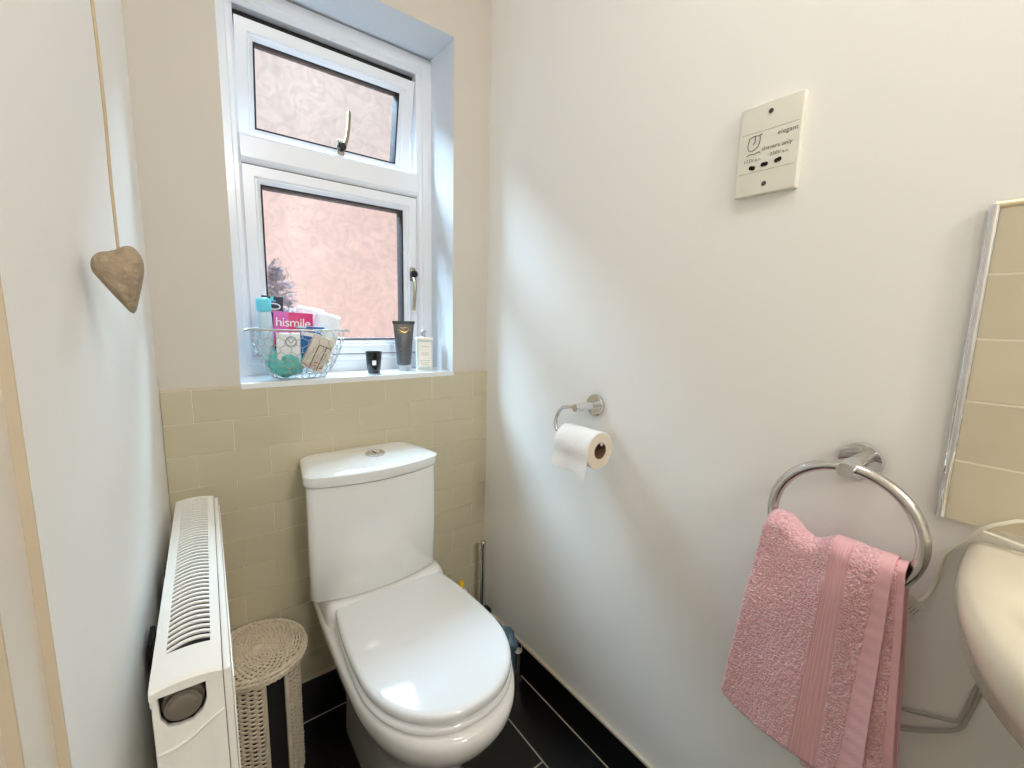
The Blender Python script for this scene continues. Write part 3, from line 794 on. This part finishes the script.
# ------------------------------------------------------------------ towel
tw = empty('hand_towel', (.625, .16, -.58))
tag(tw, 'folded dusty pink terry hand towel hanging through the chrome ring', 'towel')
def pl(tab):
    def g(s):
        for (a, va), (b, vb) in zip(tab, tab[1:]):
            if s <= b:
                u = (s - a) / (b - a); u = u * u * (3 - 2 * u) * .5 + u * .5
                return va + (vb - va) * u
        return tab[-1][1]
    return g
def towel_sheet(ytop, ybot, ztop, zbot, xf, xb, zback, thick, band, hem, amp, name, seed, nu=150, nv=170, left_round=.012):
    """closed padded sheet: up the front, over the top, down the back"""
    verts = []; zones = []
    def prof(s):
        zt, zb = ztop(s), zbot(s); pts = []
        w = (xb - xf) / 2; xm = (xf + xb) / 2
        nf = int(nv * .62); na = 14; nb = nv - nf - na
        for i in range(nf):
            t = i / nf; pts.append((xf, zb + (zt - w - zb) * t, 1 - t))
        for i in range(na):
            a = PI - PI * i / na; pts.append((xm + w * math.cos(a), zt - w + w * math.sin(a), 0))
        for i in range(nb + 1):
            t = i / nb; pts.append((xb, zt - w + (zback - zt + w) * t, t))
        return pts
    cols = []
    for i in range(nu + 1):
        s = i / nu; row = []
        P0 = prof(s)
        for j, (x, z, d) in enumerate(P0):
            y = ytop(s) + (ybot(s) - ytop(s)) * (d ** .9)
            # soft vertical folds, deeper towards the ring
            fold = amp * (math.sin(s * 9.5 + seed + d * 1.2) * .6 + math.sin(s * 17 + seed * 2 + d * .7) * .3 * (1 - d * .5))
            low = .004 * noise.noise((s * 3 + seed, d * 3, 5))
            edge = min(s, 1 - s); 
            xx = x - (fold + low if x < (xf + xb) / 2 + .001 else -.3 * (fold + low))
            b0, b1 = band(d) if band else (9, 9)
            h0 = hem(d)
            zone = 1 if b0 < s < b1 else (2 if s > h0 else 0)
            if zone == 0:
                k = .0016 * noise.noise(Vector((s * 70 + seed, j * .55, 1))) + .0012 * noise.noise(Vector((s * 150, j * 1.1, seed)))
                xx -= k + .0012
            elif zone == 1:
                xx -= .0007 * math.sin((s - b0) / (b1 - b0) * PI * 2 * 7)
            else:
                xx -= .0003 * math.sin(j * 1.0) + .0004 * math.sin(j * .37 + s * 12)
            if s < .04: xx += .006 * (1 - s / .04) ** 2
            row.append(Vector((xx, y, z))); zones.append(zone)
        cols.append(row)
    mb = MB(); n_ = len(cols[0])
    # inner offset skin
    inner = []
    for i in range(nu + 1):
        row = []
        for j in range(n_):
            a = cols[max(0, i - 1)][j]; b = cols[min(nu, i + 1)][j]; c = cols[i][max(0, j - 1)]; d = cols[i][min(n_ - 1, j + 1)]
            P0 = prof(i / nu)[j]
            w = (xb - xf) / 2; xm = (xf + xb) / 2; zt = ztop(i / nu)
            if P0[1] > zt - w: nn = Vector((xm - P0[0], 0, (zt - w) - P0[1])).normalized()
            else: nn = Vector((1 if P0[0] < xm else -1, 0, 0))
            row.append(cols[i][j] + nn * thick)
        inner.append(row)
    vs = [p for r in cols for p in r] + [p for r in inner for p in r]; N = (nu + 1) * n_
    fs = []; fm = []
    for i in range(nu):
        for j in range(n_ - 1):
            a, b, c, d = i * n_ + j, (i + 1) * n_ + j, (i + 1) * n_ + j + 1, i * n_ + j + 1
            fs.append((a, b, c, d)); fm.append(zones[a]); fs.append((N + d, N + c, N + b, N + a)); fm.append(zones[a])
    for i in range(nu):
        a, b = i * n_, (i + 1) * n_; fs.append((a, N + a, N + b, b)); fm.append(zones[a])
        a, b = i * n_ + n_ - 1, (i + 1) * n_ + n_ - 1; fs.append((a, b, N + b, N + a)); fm.append(zones[a])
    for j in range(n_ - 1):
        a, b = j, j + 1; fs.append((a, b, N + b, N + a)); fm.append(0)
        a, b = nu * n_ + j, nu * n_ + j + 1; fs.append((a, N + a, N + b, b)); fm.append(2)
    mb.add(vs, fs); mb.m = fm
    return mb.build(name, ['terry', 'towel_band', 'hem'], tw, angle=180)
ytop = pl([(0, .224), (.13, .203), (.33, .176), (.58, .146), (.80, .118), (1, .0895)])
ybot = pl([(0, .256), (.3, .21), (.6, .155), (.85, .113), (1, .0875)])
ztop = pl([(0, -.252), (.06, -.241), (.17, -.2425), (.30, -.259), (.42, -.262), (.56, -.2505), (.75, -.251), (1, -.2515)])
zbot = pl([(0, -.528), (.05, -.543), (.15, -.551), (1, -.558)])
towel_sheet(ytop, ybot, ztop, zbot, .6035, .644, -.545, .0055, lambda d: (.565 - .03 * d, .715 + .025 * d), lambda d: .905 - .05 * d, .0035, 'outer_layer', 1.3)
ytop2 = pl([(0, .150), (1, .0795)]); ybot2 = pl([(0, .150), (1, .0595)])
ztop2 = pl([(0, -.268), (.5, -.258), (1, -.2535)]); zbot2 = pl([(0, -.57), (1, -.57)])
ytop2 = pl([(0, .150), (1, .0805)])
towel_sheet(ytop2, ybot2, ztop2, zbot2, .6115, .636, -.555, .004, None, lambda d: .86 - .10 * d * 0 - .02 * d, .0012, 'inner_layer', 4.1, nu=80, nv=150)
mb = MB(); mb.loft([[(.640, .094, -.296), (.640, .083, -.327), (.641, .069, -.331), (.641, .062, -.309), (.641, .074, -.300)], [(.6415, .094, -.296), (.6415, .083, -.327), (.6425, .069, -.331), (.6425, .062, -.309), (.6425, .074, -.300)]])
cl = mb.build('care_label', 'towel_label', tw, smooth=False); cl['label'] = 'small white care label sticking out behind the towel'
mb = MB()
for k in range(5):
    a = Vector((.6398, .0835 - k * .0028, -.3185 - k * .0006 + .001)); mb.tube([a, a + Vector((0, -.004, .009))], .0004, 4)
mb.build('printed_lines', 'greyink', cl)

# ------------------------------------------------------------------ basin
bs = empty('wash_basin', (XR - .12, -.17, -.40))
tag(bs, 'ivory ceramic wash basin jutting from the right wall below the cream splashback', 'basin')
BY0, BY1, BX0 = -.42, .0445, .355
def b_out(ins, z, sy=1.0, n=64, e=2.7, x0=BX0):
    cy = (BY0 + BY1) / 2; hy = ((BY1 - BY0) / 2 - ins); hx = (XR - x0 - ins)
    o = []
    for i in range(n + 1):
        a = -PI / 2 + PI * i / n
        c, s = math.cos(a), math.sin(a)
        o.append((XR - .002 - hx * abs(c) ** (2 / e), cy + hy * sy * (abs(s) ** (2 / e)) * (1 if s > 0 else -1), z + BZ))
    return o
def b_in(k, z, cx=.53, cy=-.19, n=64):
    o = []
    for i in range(n + 1):
        a = -PI / 2 + PI * i / n
        o.append((cx - (.125 * k) * math.cos(a), cy + .165 * k * math.sin(a), z))
    for i in range(1, n):
        a = PI / 2 - PI * i / n
    return o
zr = -.236
BZ = .011
rings = [b_out(.10, -.43, 1), b_out(.075, -.375), b_out(.045, -.325), b_out(.034, -.300), b_out(.028, -.294), b_out(.008, -.289), b_out(.002, -.262), b_out(.0, -.250), b_out(.003, -.241), b_out(.009, -.2365), b_out(.018, -.2355)]
# close each half-outline along the wall so rings are loops
def closew(r, m_=24):
    a, b = Vector(r[-1]), Vector(r[0])
    return r + [tuple(a + (b - a) * (i / m_)) for i in range(1, m_)]
rings = [closew(r) for r in rings]
# bowl recess: same count, matched by angle
n_all = len(rings[0])
def bowl(k, z):
    cx, cy = .545, -.19; out = []
    for p in rings[-1]:
        d = Vector((p[0] - cx, p[1] - cy, 0)); a = math.atan2(d.y / .19, d.x / .13)
        out.append((cx + .13 * k * (.9 if math.cos(a) > 0 else 1) * math.cos(a), cy + .19 * k * math.sin(a), z + BZ))
    return out
rings += [bowl(1.06, -.2365), bowl(1.0, -.2395), bowl(.94, -.25), bowl(.84, -.29), bowl(.66, -.325), bowl(.4, -.345), bowl(.12, -.35)]
mb = MB(); mb.loft(rings); mb.build('bowl', 'basin', bs, angle=70)
mb = MB(); mb.lathe([(.020, 0), (.020, .003), (.014, .0035), (.012, .001)], (.545, -.19, -.338), 'z', 24); mb.build('waste', 'chrome', bs)
mb = MB()
mb.loft([[(XR - .001, y, z) for y, z in ((-.25, ZF + .01), (-.12, ZF + .01), (-.10, -.40), (-.27, -.40))], [(XR - .14, y, z) for y, z in ((-.24, ZF + .01), (-.13, ZF + .01), (-.11, -.40), (-.26, -.40))]])
mb.build('pedestal', 'basin', bs, bevel=.02, seg=4)
mb = MB(); mb.lathe([(.018, 0), (.018, .006), (.012, .01), (.011, .07), (.013, .075), (.013, .095), (.006, .10)], (.648, -.19, -.2255), 'z', 24)
mb.tube(catmull([(.648, -.19, -.175), (.62, -.19, -.168), (.585, -.19, -.176), (.58, -.19, -.186)], 5), .008, 12)
mb.build('tap', 'chrome', bs)

# cables behind towel and over the basin
cb = empty('power_cable', (.672, .04, -.48))
tag(cb, 'thin white cable trailing from the basin edge down behind the pink towel', 'cable')
XC = .6745
c1 = catmull([(.640, -.10, -.200), (.655, -.04, -.186), (.668, .004, -.1885), (XC - .008, .021, -.196), (XC - .008, .034, -.207), (XC - .002, .046, -.228), (XC, .058, -.250), (XC, .0615, -.270), (XC, .063, -.290), (XC - .006, .070, -.312), (XC - .012, .090, -.328), (XC, .12, -.36)], 8)
MB().tube(c1, .0021, 8).build('flex', 'cable', cb)
c2 = catmull([(XC - .008, .034, -.2105), (XC - .009, .018, -.2125), (XC - .010, .0, -.214), (XC - .02, -.05, -.21)], 6)
MB().tube(c2, .0018, 8).build('flex', 'cable', cb)
c3 = catmull([(XC, .12, -.474), (XC, .095, -.468), (XC, .073, -.462), (XC, .047, -.451), (XC, .027, -.441), (XC, .022, -.425), (XC, .016, -.385), (XC, .010, -.35)], 8)
MB().tube(c3, .0021, 8).build('flex', 'cablegrey', cb)
c4 = catmull([(XC, .12, -.50), (XC, .095, -.497), (XC, .069, -.488), (XC, .045, -.470), (XC, .024, -.449), (XC, .019, -.428), (XC, .012, -.385), (XC, .006, -.35)], 8)
MB().tube(c4, .0021, 8).build('flex', 'cablegrey', cb)

# ------------------------------------------------------------------ toilet brush, bag, yellow nozzle
tb = empty('toilet_brush', (.640, .945, ZF))
tag(tb, 'slim chrome toilet brush handle standing in the corner behind the toilet', 'toilet brush')
mb = MB(); mb.lathe([(.0075, .10), (.0075, .318), (.0085, .321), (.0085, .329), (.007, .331)], (.645, .955, ZF), 'z', 20); mb.build('handle', 'chrome', tb)
mb = MB(); mb.lathe([(.032, 0), (.034, .004), (.034, .115), (.030, .118), (.006, .12)], (.637, .955, ZF), 'z', 28); mb.build('holder', 'black', tb)
bg = empty('cleaner_bottle', (.62, .80, ZF))
tag(bg, 'crumpled blue packet standing on the floor between the toilet and the right wall', 'packet')
mb = MB(); rings = []
rs = random.Random(5)
for j in range(12):
    t = j / 11; z = ZF + .002 + .138 * t; row = []
    for i in range(26):
        a = 2 * PI * i / 26; r = .036 * (1 - .25 * t) * (1 + .25 * noise.noise((math.cos(a) * 2.2, math.sin(a) * 2.2, t * 5)))
        if t > .9: r *= .7
        row.append((.634 + r * .9 * math.cos(a), .818 + r * 1.1 * math.sin(a), z + .010 * noise.noise((a, t, 3))))
    rings.append(row)
mb.loft(rings); mb.build('crumpled_wrapper', 'bluebag', bg, angle=35)
bg.name = 'blue_packet'
mb = MB(); mb.tube([(.636, .772, ZF), (.636, .772, ZF + .105)], .0095, 14); mb.lathe([(.011, .105), (.011, .113), (.008, .115)], (.636, .772, ZF), 'z', 18)
o = mb.build('steel_canister', 'brushed'); tag(o, 'slim steel cylinder standing in front of the crumpled blue packet', 'canister')
yb_ = empty('toilet_cleaner_bottle', (.573, .955, ZF))
tag(yb_, 'bottle with a tiny yellow cap peeking up behind the toilet lid', 'bottle')
mb = MB(); mb.lathe([(.026, 0), (.027, .01), (.027, .17), (.018, .20), (.009, .21)], (.573, .955, ZF), 'z', 24); mb.build('body', 'white', yb_)
mb = MB(); mb.lathe([(.009, .21), (.009, .229), (.0055, .234)], (.573, .955, ZF), 'z', 16); mb.build('cap', 'yellow', yb_)

# ------------------------------------------------------------------ window sill
SZ = WZ0
bk = empty('wire_basket', (.205, 1.045, SZ))
tag(bk, 'silver chicken-wire basket of toiletries on the window sill', 'basket')
kb = (.2055, 1.034); KR = .0925; KB = .053; KH = .104
def kprof(t): return KB + (KR - KB) * math.sin(t * PI / 2) ** .85
def kp(t, a, tilt=0):
    r = kprof(t); return Vector((kb[0] + r * math.cos(a), kb[1] + .012 * (1 - t) + r * math.sin(a) * (.93), SZ + .003 + KH * t))
mb = MB()
NA = 26; rowsn = 7
def seg(p, q, r=.0008): mb.tube([p, q], r, 4, caps=False)
for r in range(rowsn):
    t0 = r / rowsn; t1 = (r + .33) / rowsn; t2 = (r + 1) / rowsn
    off = (r % 2) * .5
    for k in range(NA):
        a = 2 * PI * (k + off) / NA; b = 2 * PI * (k + off + .5) / NA; c = 2 * PI * (k + off - .5) / NA
        p = kp(t0, a); q = kp(t1 + .25 / rowsn, a)
        seg(p, q); seg(q, kp(t2, b)); seg(q, kp(t2, c))
mb.build('wire_mesh', 'wire', bk)
mb = MB()
mb.tube([kp(1, 2 * PI * i / 64) for i in range(64)], .0017, 8, closed=True)
mb.build('rim', 'wire', bk)
MB().tube([kp(0, 2 * PI * i / 48) for i in range(48)], .0015, 8, closed=True).build('base_ring', 'wire', bk)
mb = MB()
for i in range(-4, 5):
    x = i * .011; h = math.sqrt(KB ** 2 - x ** 2)
    mb.tube([(kb[0] + x, kb[1] + .012 - h * .93, SZ + .003), (kb[0] + x, kb[1] + .012 + h * .93, SZ + .003)], .0008, 4)
mb.build('base_wires', 'wire', bk)
for sgn in (-1, 1):
    c = kp(1, PI if sgn < 0 else 0)
    pts = [c + Vector((sgn * (.001 + .012 * math.sin(PI * i / 12)), -.02 + .04 * i / 12 , -.004 * math.sin(PI * i / 12))) for i in range(13)]
    MB().tube(pts, .0018, 7).build('handle', 'wire', bk)

GR = 'toiletries in the wire basket'
def carton(name, c, size, rot, m, label, cat, extra=None, bevel=.0008):
    """c centre (units), size full extents, rot Euler degrees"""
    R = (Matrix.Rotation(math.radians(rot[2]), 3, 'Z') @ Matrix.Rotation(math.radians(rot[1]), 3, 'Y') @ Matrix.Rotation(math.radians(rot[0]), 3, 'X'))
    e = empty(name, c)
    mb = MB(); sx, sy, sz = [v / 2 for v in size]
    mb.box(-sx, sx, -sy, sy, -sz, sz, R, c)
    mb.build('body', m, e, bevel=bevel)
    def on(x, z, d=.0004): return Vector(c) + R @ Vector((x, -sy - d, z))
    tag(e, label, cat, GR)
    return e, R, on
def patch(e, on, x0, x1, z0, z1, m, name, d=.0005):
    mb = MB(); a = [on(x0, z0, d), on(x1, z0, d), on(x1, z1, d), on(x0, z1, d)]; b = [on(x0, z0, 0), on(x1, z0, 0), on(x1, z1, 0), on(x0, z1, 0)]
    mb.loft([a, b]); return mb.build(name, m, e, smooth=False)

# pale blue tube with a cyan cap at the left
e = empty('cream_tube', (.130, 1.05, SZ + .012)); tag(e, 'pale blue tube with a bright cyan cap, leftmost in the wire basket', 'tube', GR)
mb = MB(); ax = Vector((-.05, -.06, 1)).normalized(); b0 = Vector((.1445, 1.03, SZ + .03))
mb.tube([b0, b0 + ax * .03, b0 + ax * .100, b0 + ax * .113], [.008, .013, .013, .012], 18); mb.build('body', 'paleblue', e)
mb = MB(); mb.tube([b0 + ax * .114, b0 + ax * .118, b0 + ax * .134, b0 + ax * .140, b0 + ax * .142], [.0125, .0138, .0138, .011, .006], 18); mb.build('cap', 'cyan', e)
# slate hang card with white rings
e, R, on = carton('hang_card', (.157, 1.052, -.020), (.042, .003, .118), (-6, 4, 4), 'slate', 'dark slate hanging card with a pale cyan ribbon, behind the magenta box', 'card')
mb = MB()
mb.tube([on(.002 + .0125 * math.cos(2 * PI * i / 28), .0375 + .0062 * math.sin(2 * PI * i / 28)) for i in range(28)], .0014, 6, closed=True)
mb.build('white_ring', 'white', e)
mb = MB(); mb.tube([on(-.012, .040), on(-.006, .046), on(-.002, .052), on(-.001, .058)], [.003, .003, .004, .003], 6); mb.tube([on(-.012, .050), on(.006, .049)], .0015, 6)
mb.build('ribbon', 'cyan', e)
patch(e, on, -.017, .017, .024, .029, 'greyink', 'print')
# magenta box with white lettering
e, R, on = carton('magenta_box', (.1930, 1.030, -.031), (.076, .012, .072), (-8, 3, -4), 'magenta', 'magenta and pink box with white lettering, centre of the wire basket', 'box')
patch(e, on, -.038, -.010, -.02, .036, 'orchid', 'pink_panel', .0003)
d_r = R @ Vector((1, 0, 0)); d_u = R @ Vector((0, 0, 1))
lettering('hismile', on(-.035, .0050, .0006), d_r, d_u, .0270, 'white', e, spacing=.92)
# white card box with a round outline emblem
e, R, on = carton('white_box', (.176, .998, -.072), (.044, .010, .070), (6, 0, 2), 'white', 'white box with a round black outline emblem, in the front of the wire basket', 'box')
mb = MB(); mb.tube([on(.004 + .010 * math.cos(2 * PI * i / 28), .018 + .010 * math.sin(2 * PI * i / 28)) for i in range(28)], .0007, 5, closed=True)
mb.tube([on(-.002, .022), on(.004, .014), on(.010, .022)], .0006, 5); mb.build('round_emblem', 'ink', e)
# blue box
e, R, on = carton('blue_box', (.216, 1.005, -.062), (.040, .010, .060), (4, 10, 0), 'blue', 'blue box leaning behind the patterned carton in the wire basket', 'box')
patch(e, on, -.018, .018, .018, .026, 'white', 'white_band')
# flat blue and white packet lying on the rim
e, R, on = carton('flat_packet', (.226, 1.030, -.0265), (.058, .030, .005), (0, 2, 6), 'paleblue', 'flat blue and white packet lying level with the basket rim', 'packet')
patch(e, on, -.012, .026, -.0018, .0018, 'blue', 'blue_stripe')
# patterned greige cartons
e, R, on = carton('patterned_carton', (.232, .996, -.080), (.044, .020, .074), (4, 25, 0), 'kraft', 'greige carton with brown frame print tilted at the front right of the wire basket', 'carton')
mb = MB()
for a, b in (((-.006, -.036), (-.006, .018)), ((-.006, .018), (.021, .018)), ((.010, -.036), (.010, .018))): mb.tube([on(a[0], a[1]), on(b[0], b[1])], .0011, 4)
mb.tube([on(-.021, -.030), on(-.010, -.033)], .001, 4)
mb.build('frame_print', 'brownink', e)
mb = MB()
for a, b in (((-.003, -.030), (.006, -.026)), ((-.001, -.022), (.006, -.019)), ((.013, -.030), (.019, -.027))): mb.tube([on(*a), on(*b)], .0014, 4)
mb.build('red_print', 'redink', e)
e, R, on = carton('patterned_carton', (.251, 1.020, -.076), (.032, .016, .062), (4, 20, 8), 'kraft', 'smaller greige carton squeezed against the right side of the wire basket', 'carton')
# white wrapped packs
def pouch(c, sx, sy, sz, rot, label, nm='wrapped_pack'):
    R = (Matrix.Rotation(math.radians(rot[2]), 3, 'Z') @ Matrix.Rotation(math.radians(rot[1]), 3, 'Y') @ Matrix.Rotation(math.radians(rot[0]), 3, 'X'))
    mb = MB(); rings = []
    for j in range(15):
        t = -1 + 2 * j / 14; row = []
        k = (1 - abs(t) ** 6) ** .5 if abs(t) < 1 else .0
        for i in range(36):
            a = 2 * PI * i / 36; c_, s_ = math.cos(a), math.sin(a)
            u = sx * abs(c_) ** .6 * (1 if c_ > 0 else -1) * (.94 + .06 * k); v = sy * abs(s_) ** .8 * (1 if s_ > 0 else -1) * max(.08, k)
            w = .0025 * noise.noise((u * 60, t * 3, v * 60))
            row.append(Vector(c) + R @ Vector((u + w, v + w, sz * t + w)))
        rings.append(row)
    o = mb.loft(rings).build(nm, 'film', angle=60); tag(o, label, 'packet', GR); return o
pouch((.231, 1.062, -.030), .030, .010, .048, (-4, 8, 0), 'white wrapped pack standing tall right behind the magenta box')
pouch((.262, 1.052, -.042), .028, .012, .048, (0, 14, 6), 'white crinkled pack leaning at the right rim of the wire basket')
# teal net puff
mb = MB(); rings = []
c = Vector((.174, 1.020, -.100))
for j in range(22):
    th = PI * j / 21; row = []
    for i in range(44):
        a = 2 * PI * i / 44
        d = Vector((math.sin(th) * math.cos(a), math.sin(th) * math.sin(a), math.cos(th)))
        r = 1 + .22 * noise.noise(d * 3.5) + .10 * noise.noise(d * 9)
        row.append(c + Vector((d.x * .035 * r, d.y * .032 * r, d.z * .030 * r)))
    rings.append(row)
o = mb.loft(rings).build('bath_puff', 'teal', angle=180); tag(o, 'crumpled teal net bath puff at the bottom left of the wire basket', 'bath puff', GR)
# candle
e = empty('candle', (.3735, 1.05, SZ)); tag(e, 'small black glass candle with a white square label on the window sill', 'candle')
cx_, cy_ = .3735, 1.048
mb = MB(); mb.lathe([(.0135, 0), (.0150, .001), (.0195, .050), (.0198, .0535), (.0188, .0535), (.0175, .040), (.0005, .040)], (cx_, cy_, SZ), 'z', 40); mb.build('glass_jar', 'blackglass', e, angle=50)
mb = MB(); mb.lathe([(.0170, .0402), (.0172, .0415), (.001, .042)], (cx_, cy_, SZ), 'z', 32); mb.tube([(cx_, cy_, SZ + .041), (cx_ + .001, cy_, SZ + .048)], .0006, 6); mb.build('wax', 'wax', e)
dv = Vector((-.28, -.95, 0)).normalized(); rv = Vector((-dv.y, dv.x, 0))
o_ = Vector((cx_, cy_, SZ + .027)) + dv * .0178
mb = MB(); uz = Vector((0, 0, 1)) - dv * -.12
mb.loft([[o_ + rv * a * .0046 + Vector((0, 0, b * .0058)) + dv * (.0008 + b * .0007) for a, b in ((-1, -1), (1, -1), (1, 1), (-1, 1))], [o_ + rv * a * .0046 + Vector((0, 0, b * .0058)) - dv * .002 for a, b in ((-1, -1), (1, -1), (1, 1), (-1, 1))]])
lb = mb.build('label', 'white', e, smooth=False)
# hand cream tube standing on its cap
tx, ty = .463, 1.072
e = empty('hand_cream_tube', (tx, ty, SZ)); tag(e, 'charcoal tube with gold print standing upside down on its clear cap', 'tube')
rv = Vector((.97, -.24, 0)); dv = Vector((-.24, -.97, 0))
def ell(a, b, z, n=36): return [Vector((tx, ty, SZ + z)) + rv * (a * math.cos(2 * PI * i / n)) + dv * (b * math.sin(2 * PI * i / n)) for i in range(n)]
mb = MB(); mb.loft([ell(.0150, .0150, 0), ell(.0155, .0155, .001), ell(.0155, .0155, .0145), ell(.013, .013, .0150)]); mb.build('cap', 'clear', e)
mb = MB(); mb.loft([ell(.0165, .0160, .0152), ell(.0185, .0165, .018), ell(.0200, .0155, .04), ell(.0228, .011, .075), ell(.0250, .0062, .100), ell(.0268, .0022, .1215)]); mb.build('body', 'tube', e)
mb = MB(); mb.loft([ell(.0272, .0024, .1215), ell(.0285, .0024, .122), ell(.0292, .0022, .1285), ell(.0288, .0018, .129)]); mb.build('crimped_end', 'tube_dark', e)
def ont(x, z, d=.0006):   # a point on the tube's camera side
    for (z0, a0, b0), (z1, a1, b1) in zip([(.018, .0185, .0165), (.04, .0200, .0155), (.075, .0228, .011), (.10, .0250, .0062)], [(.04, .0200, .0155), (.075, .0228, .011), (.10, .0250, .0062), (.1215, .0268, .0022)]):
        if z <= z1:
            t = (z - z0) / (z1 - z0); a = a0 + (a1 - a0) * t; b = b0 + (b1 - b0) * t; break
    return Vector((tx, ty, SZ + z)) + rv * x + dv * (b * math.sqrt(max(0, 1 - (x / a) ** 2)) + d)
mb = MB()
mb.tube([ont(-.0135 + .027 * i / 20, .108 - .008 * math.sin(PI * i / 20)) for i in range(21)], [.0006 + .0016 * math.sin(PI * i / 20) for i in range(21)], 5)
mb.tube([ont(-.016, .116), ont(-.016, .100)], .0005, 4); mb.tube([ont(.016, .116), ont(.016, .100)], .0005, 4); mb.tube([ont(-.016, .100), ont(-.006, .0985)], .0005, 4)
mb.tube([ont(-.010, .113), ont(-.004, .110), ont(.002, .1125), ont(.012, .111)], .0011, 5)
mb.build('gold_script', 'gold', e)
lettering('HAND CREAM', ont(-.0135, .056, .0016), rv, (0, 0, 1), .0046, 'greyink', e)
mb = MB()
for k, w in enumerate((.009, .010, .008, .009)): mb.tube([ont(-w, .047 - k * .006), ont(w, .047 - k * .006)], .0004, 4)
mb.build('small_print', 'greyink', e)
# pale bottle
px, py = .5235, 1.078
e = empty('perfume_bottle', (px, py, SZ)); tag(e, 'frosted white bottle with cream label and silver cap, rightmost on the sill', 'bottle')
rv2 = Vector((.96, -.28, 0)); dv2 = Vector((-.28, -.96, 0))
def bx_(mb, w, d, z0, z1, r=.004, k=1.0):
    def rr(w, d, z):
        o = []
        for cx0, cy0, a0 in ((w - r, d - r, 0), (-w + r, d - r, 90), (-w + r, -d + r, 180), (w - r, -d + r, 270)):
            for i in range(5):
                a = math.radians(a0 + 22.5 * i); o.append(Vector((px, py, SZ + z)) + rv2 * (cx0 + r * math.cos(a)) + dv2 * (cy0 + r * math.sin(a)))
        return o
    mb.loft([rr(w * .95, d * .95, z0), rr(w, d, z0 + .001), rr(w, d, z1 - .0015), rr(w * .93, d * .9, z1)])
mb = MB(); bx_(mb, .0215, .0135, 0, .084); mb.build('body', 'bottle', e)
mb = MB(); bx_(mb, .0225, .0145, .080, .0865); mb.build('shoulder', 'label', e)
mb = MB(); mb.lathe([(.0085, .086), (.0088, .087), (.0088, .104), (.0078, .105)], (px, py, SZ), 'z', 24); mb.build('cap', 'chrome', e)
mb = MB(); fr = Vector((px, py, SZ)) + dv2 * .0138
mb.loft([[fr + rv2 * a + Vector((0, 0, z)) for a, z in ((-.0175, .008), (.0175, .008), (.0175, .074), (-.0175, .074))], [fr + dv2 * .0004 + rv2 * a + Vector((0, 0, z)) for a, z in ((-.0175, .008), (.0175, .008), (.0175, .074), (-.0175, .074))]])
lb = mb.build('label', 'label', e, smooth=False)
mb = MB()
for z, w in ((.062, .011), (.045, .010), (.040, .011), (.024, .014), (.018, .013), (.013, .010)): mb.tube([fr + dv2 * .0006 + rv2 * -w + Vector((0, 0, z)), fr + dv2 * .0006 + rv2 * w + Vector((0, 0, z))], .0006, 4)
mb.build('print', 'greyink', lb)

# ------------------------------------------------------------------ ceiling lamp (outside the frame)
lampc = (.33, .12)
cl_ = empty('ceiling_light', (lampc[0], lampc[1], ZC - .04)); tag(cl_, 'round opal ceiling light above and behind the viewpoint', 'ceiling light')
mb = MB(); mb.lathe([(.13, 0), (.13, -.02), (.12, -.025)], (lampc[0], lampc[1], ZC), 'z', 40); mb.build('base', 'pvc', cl_)
ld_ = bpy.data.lights.new('ceiling_lamp', 'AREA'); ld_.shape = 'DISK'; ld_.size = .30; ld_.energy = 2.6; ld_.color = (1, .98, .95)
lo = bpy.data.objects.new('ceiling_lamp', ld_); lo.location = P(lampc[0], lampc[1], ZC - .035); C.objects.link(lo)

l2 = bpy.data.lights.new('landing_lamp', 'AREA'); l2.shape = 'DISK'; l2.size = .35; l2.energy = 15; l2.color = (1, .95, .89)
lo2 = bpy.data.objects.new('landing_lamp', l2); lo2.location = P(.25, -1.35, .95); C.objects.link(lo2)
lo2.rotation_euler = (P(.35, .6, -.3) - lo2.location).to_track_quat('-Z', 'Y').to_euler()
c2 = empty('ceiling_light', (.25, -1.35, ZC - .07)); tag(c2, 'second ceiling light hanging behind the viewpoint in the doorway passage', 'ceiling light')
mb = MB(); mb.lathe([(.05, ZC), (.05, ZC - .02), (.012, ZC - .03), (.012, ZC - .07), (.10, ZC - .08), (.10, ZC - .085)], (.25, -1.35, 0), 'z', 32); mb.build('base', 'pvc', c2)

# ------------------------------------------------------------------ daylight
w = bpy.data.worlds.new('sky'); bpy.context.scene.world = w; w.use_nodes = True
bgn = w.node_tree.nodes['Background']; bgn.inputs[0].default_value = (.88, .94, 1, 1); bgn.inputs[1].default_value = .5
# soft skylight falling into the gap between the houses
sl = bpy.data.lights.new('skylight', 'AREA'); sl.shape = 'RECTANGLE'; sl.size = 9; sl.size_y = 3.6; sl.energy = 6600; sl.color = (.52, .77, 1)
so = bpy.data.objects.new('skylight', sl); so.location = P(.0, 3.17, 3.55); C.objects.link(so)
so.rotation_euler = (math.radians(-90), 0, 0)

sc = bpy.context.scene
sc.view_settings.view_transform = 'Standard'; sc.view_settings.look = 'None'
sc.view_settings.exposure = 0.54; sc.view_settings.gamma = 1; sc.view_settings.use_curve_mapping = False
sc.cycles.use_denoising = True
sc.cycles.max_bounces = 12; sc.cycles.diffuse_bounces = 8; sc.cycles.transparent_max_bounces = 12
sc.cycles.sample_clamp_indirect = 6; sc.cycles.caustics_refractive = False; sc.cycles.caustics_reflective = False
for o in sc.objects:
    if '_o' in o.keys(): del o['_o']
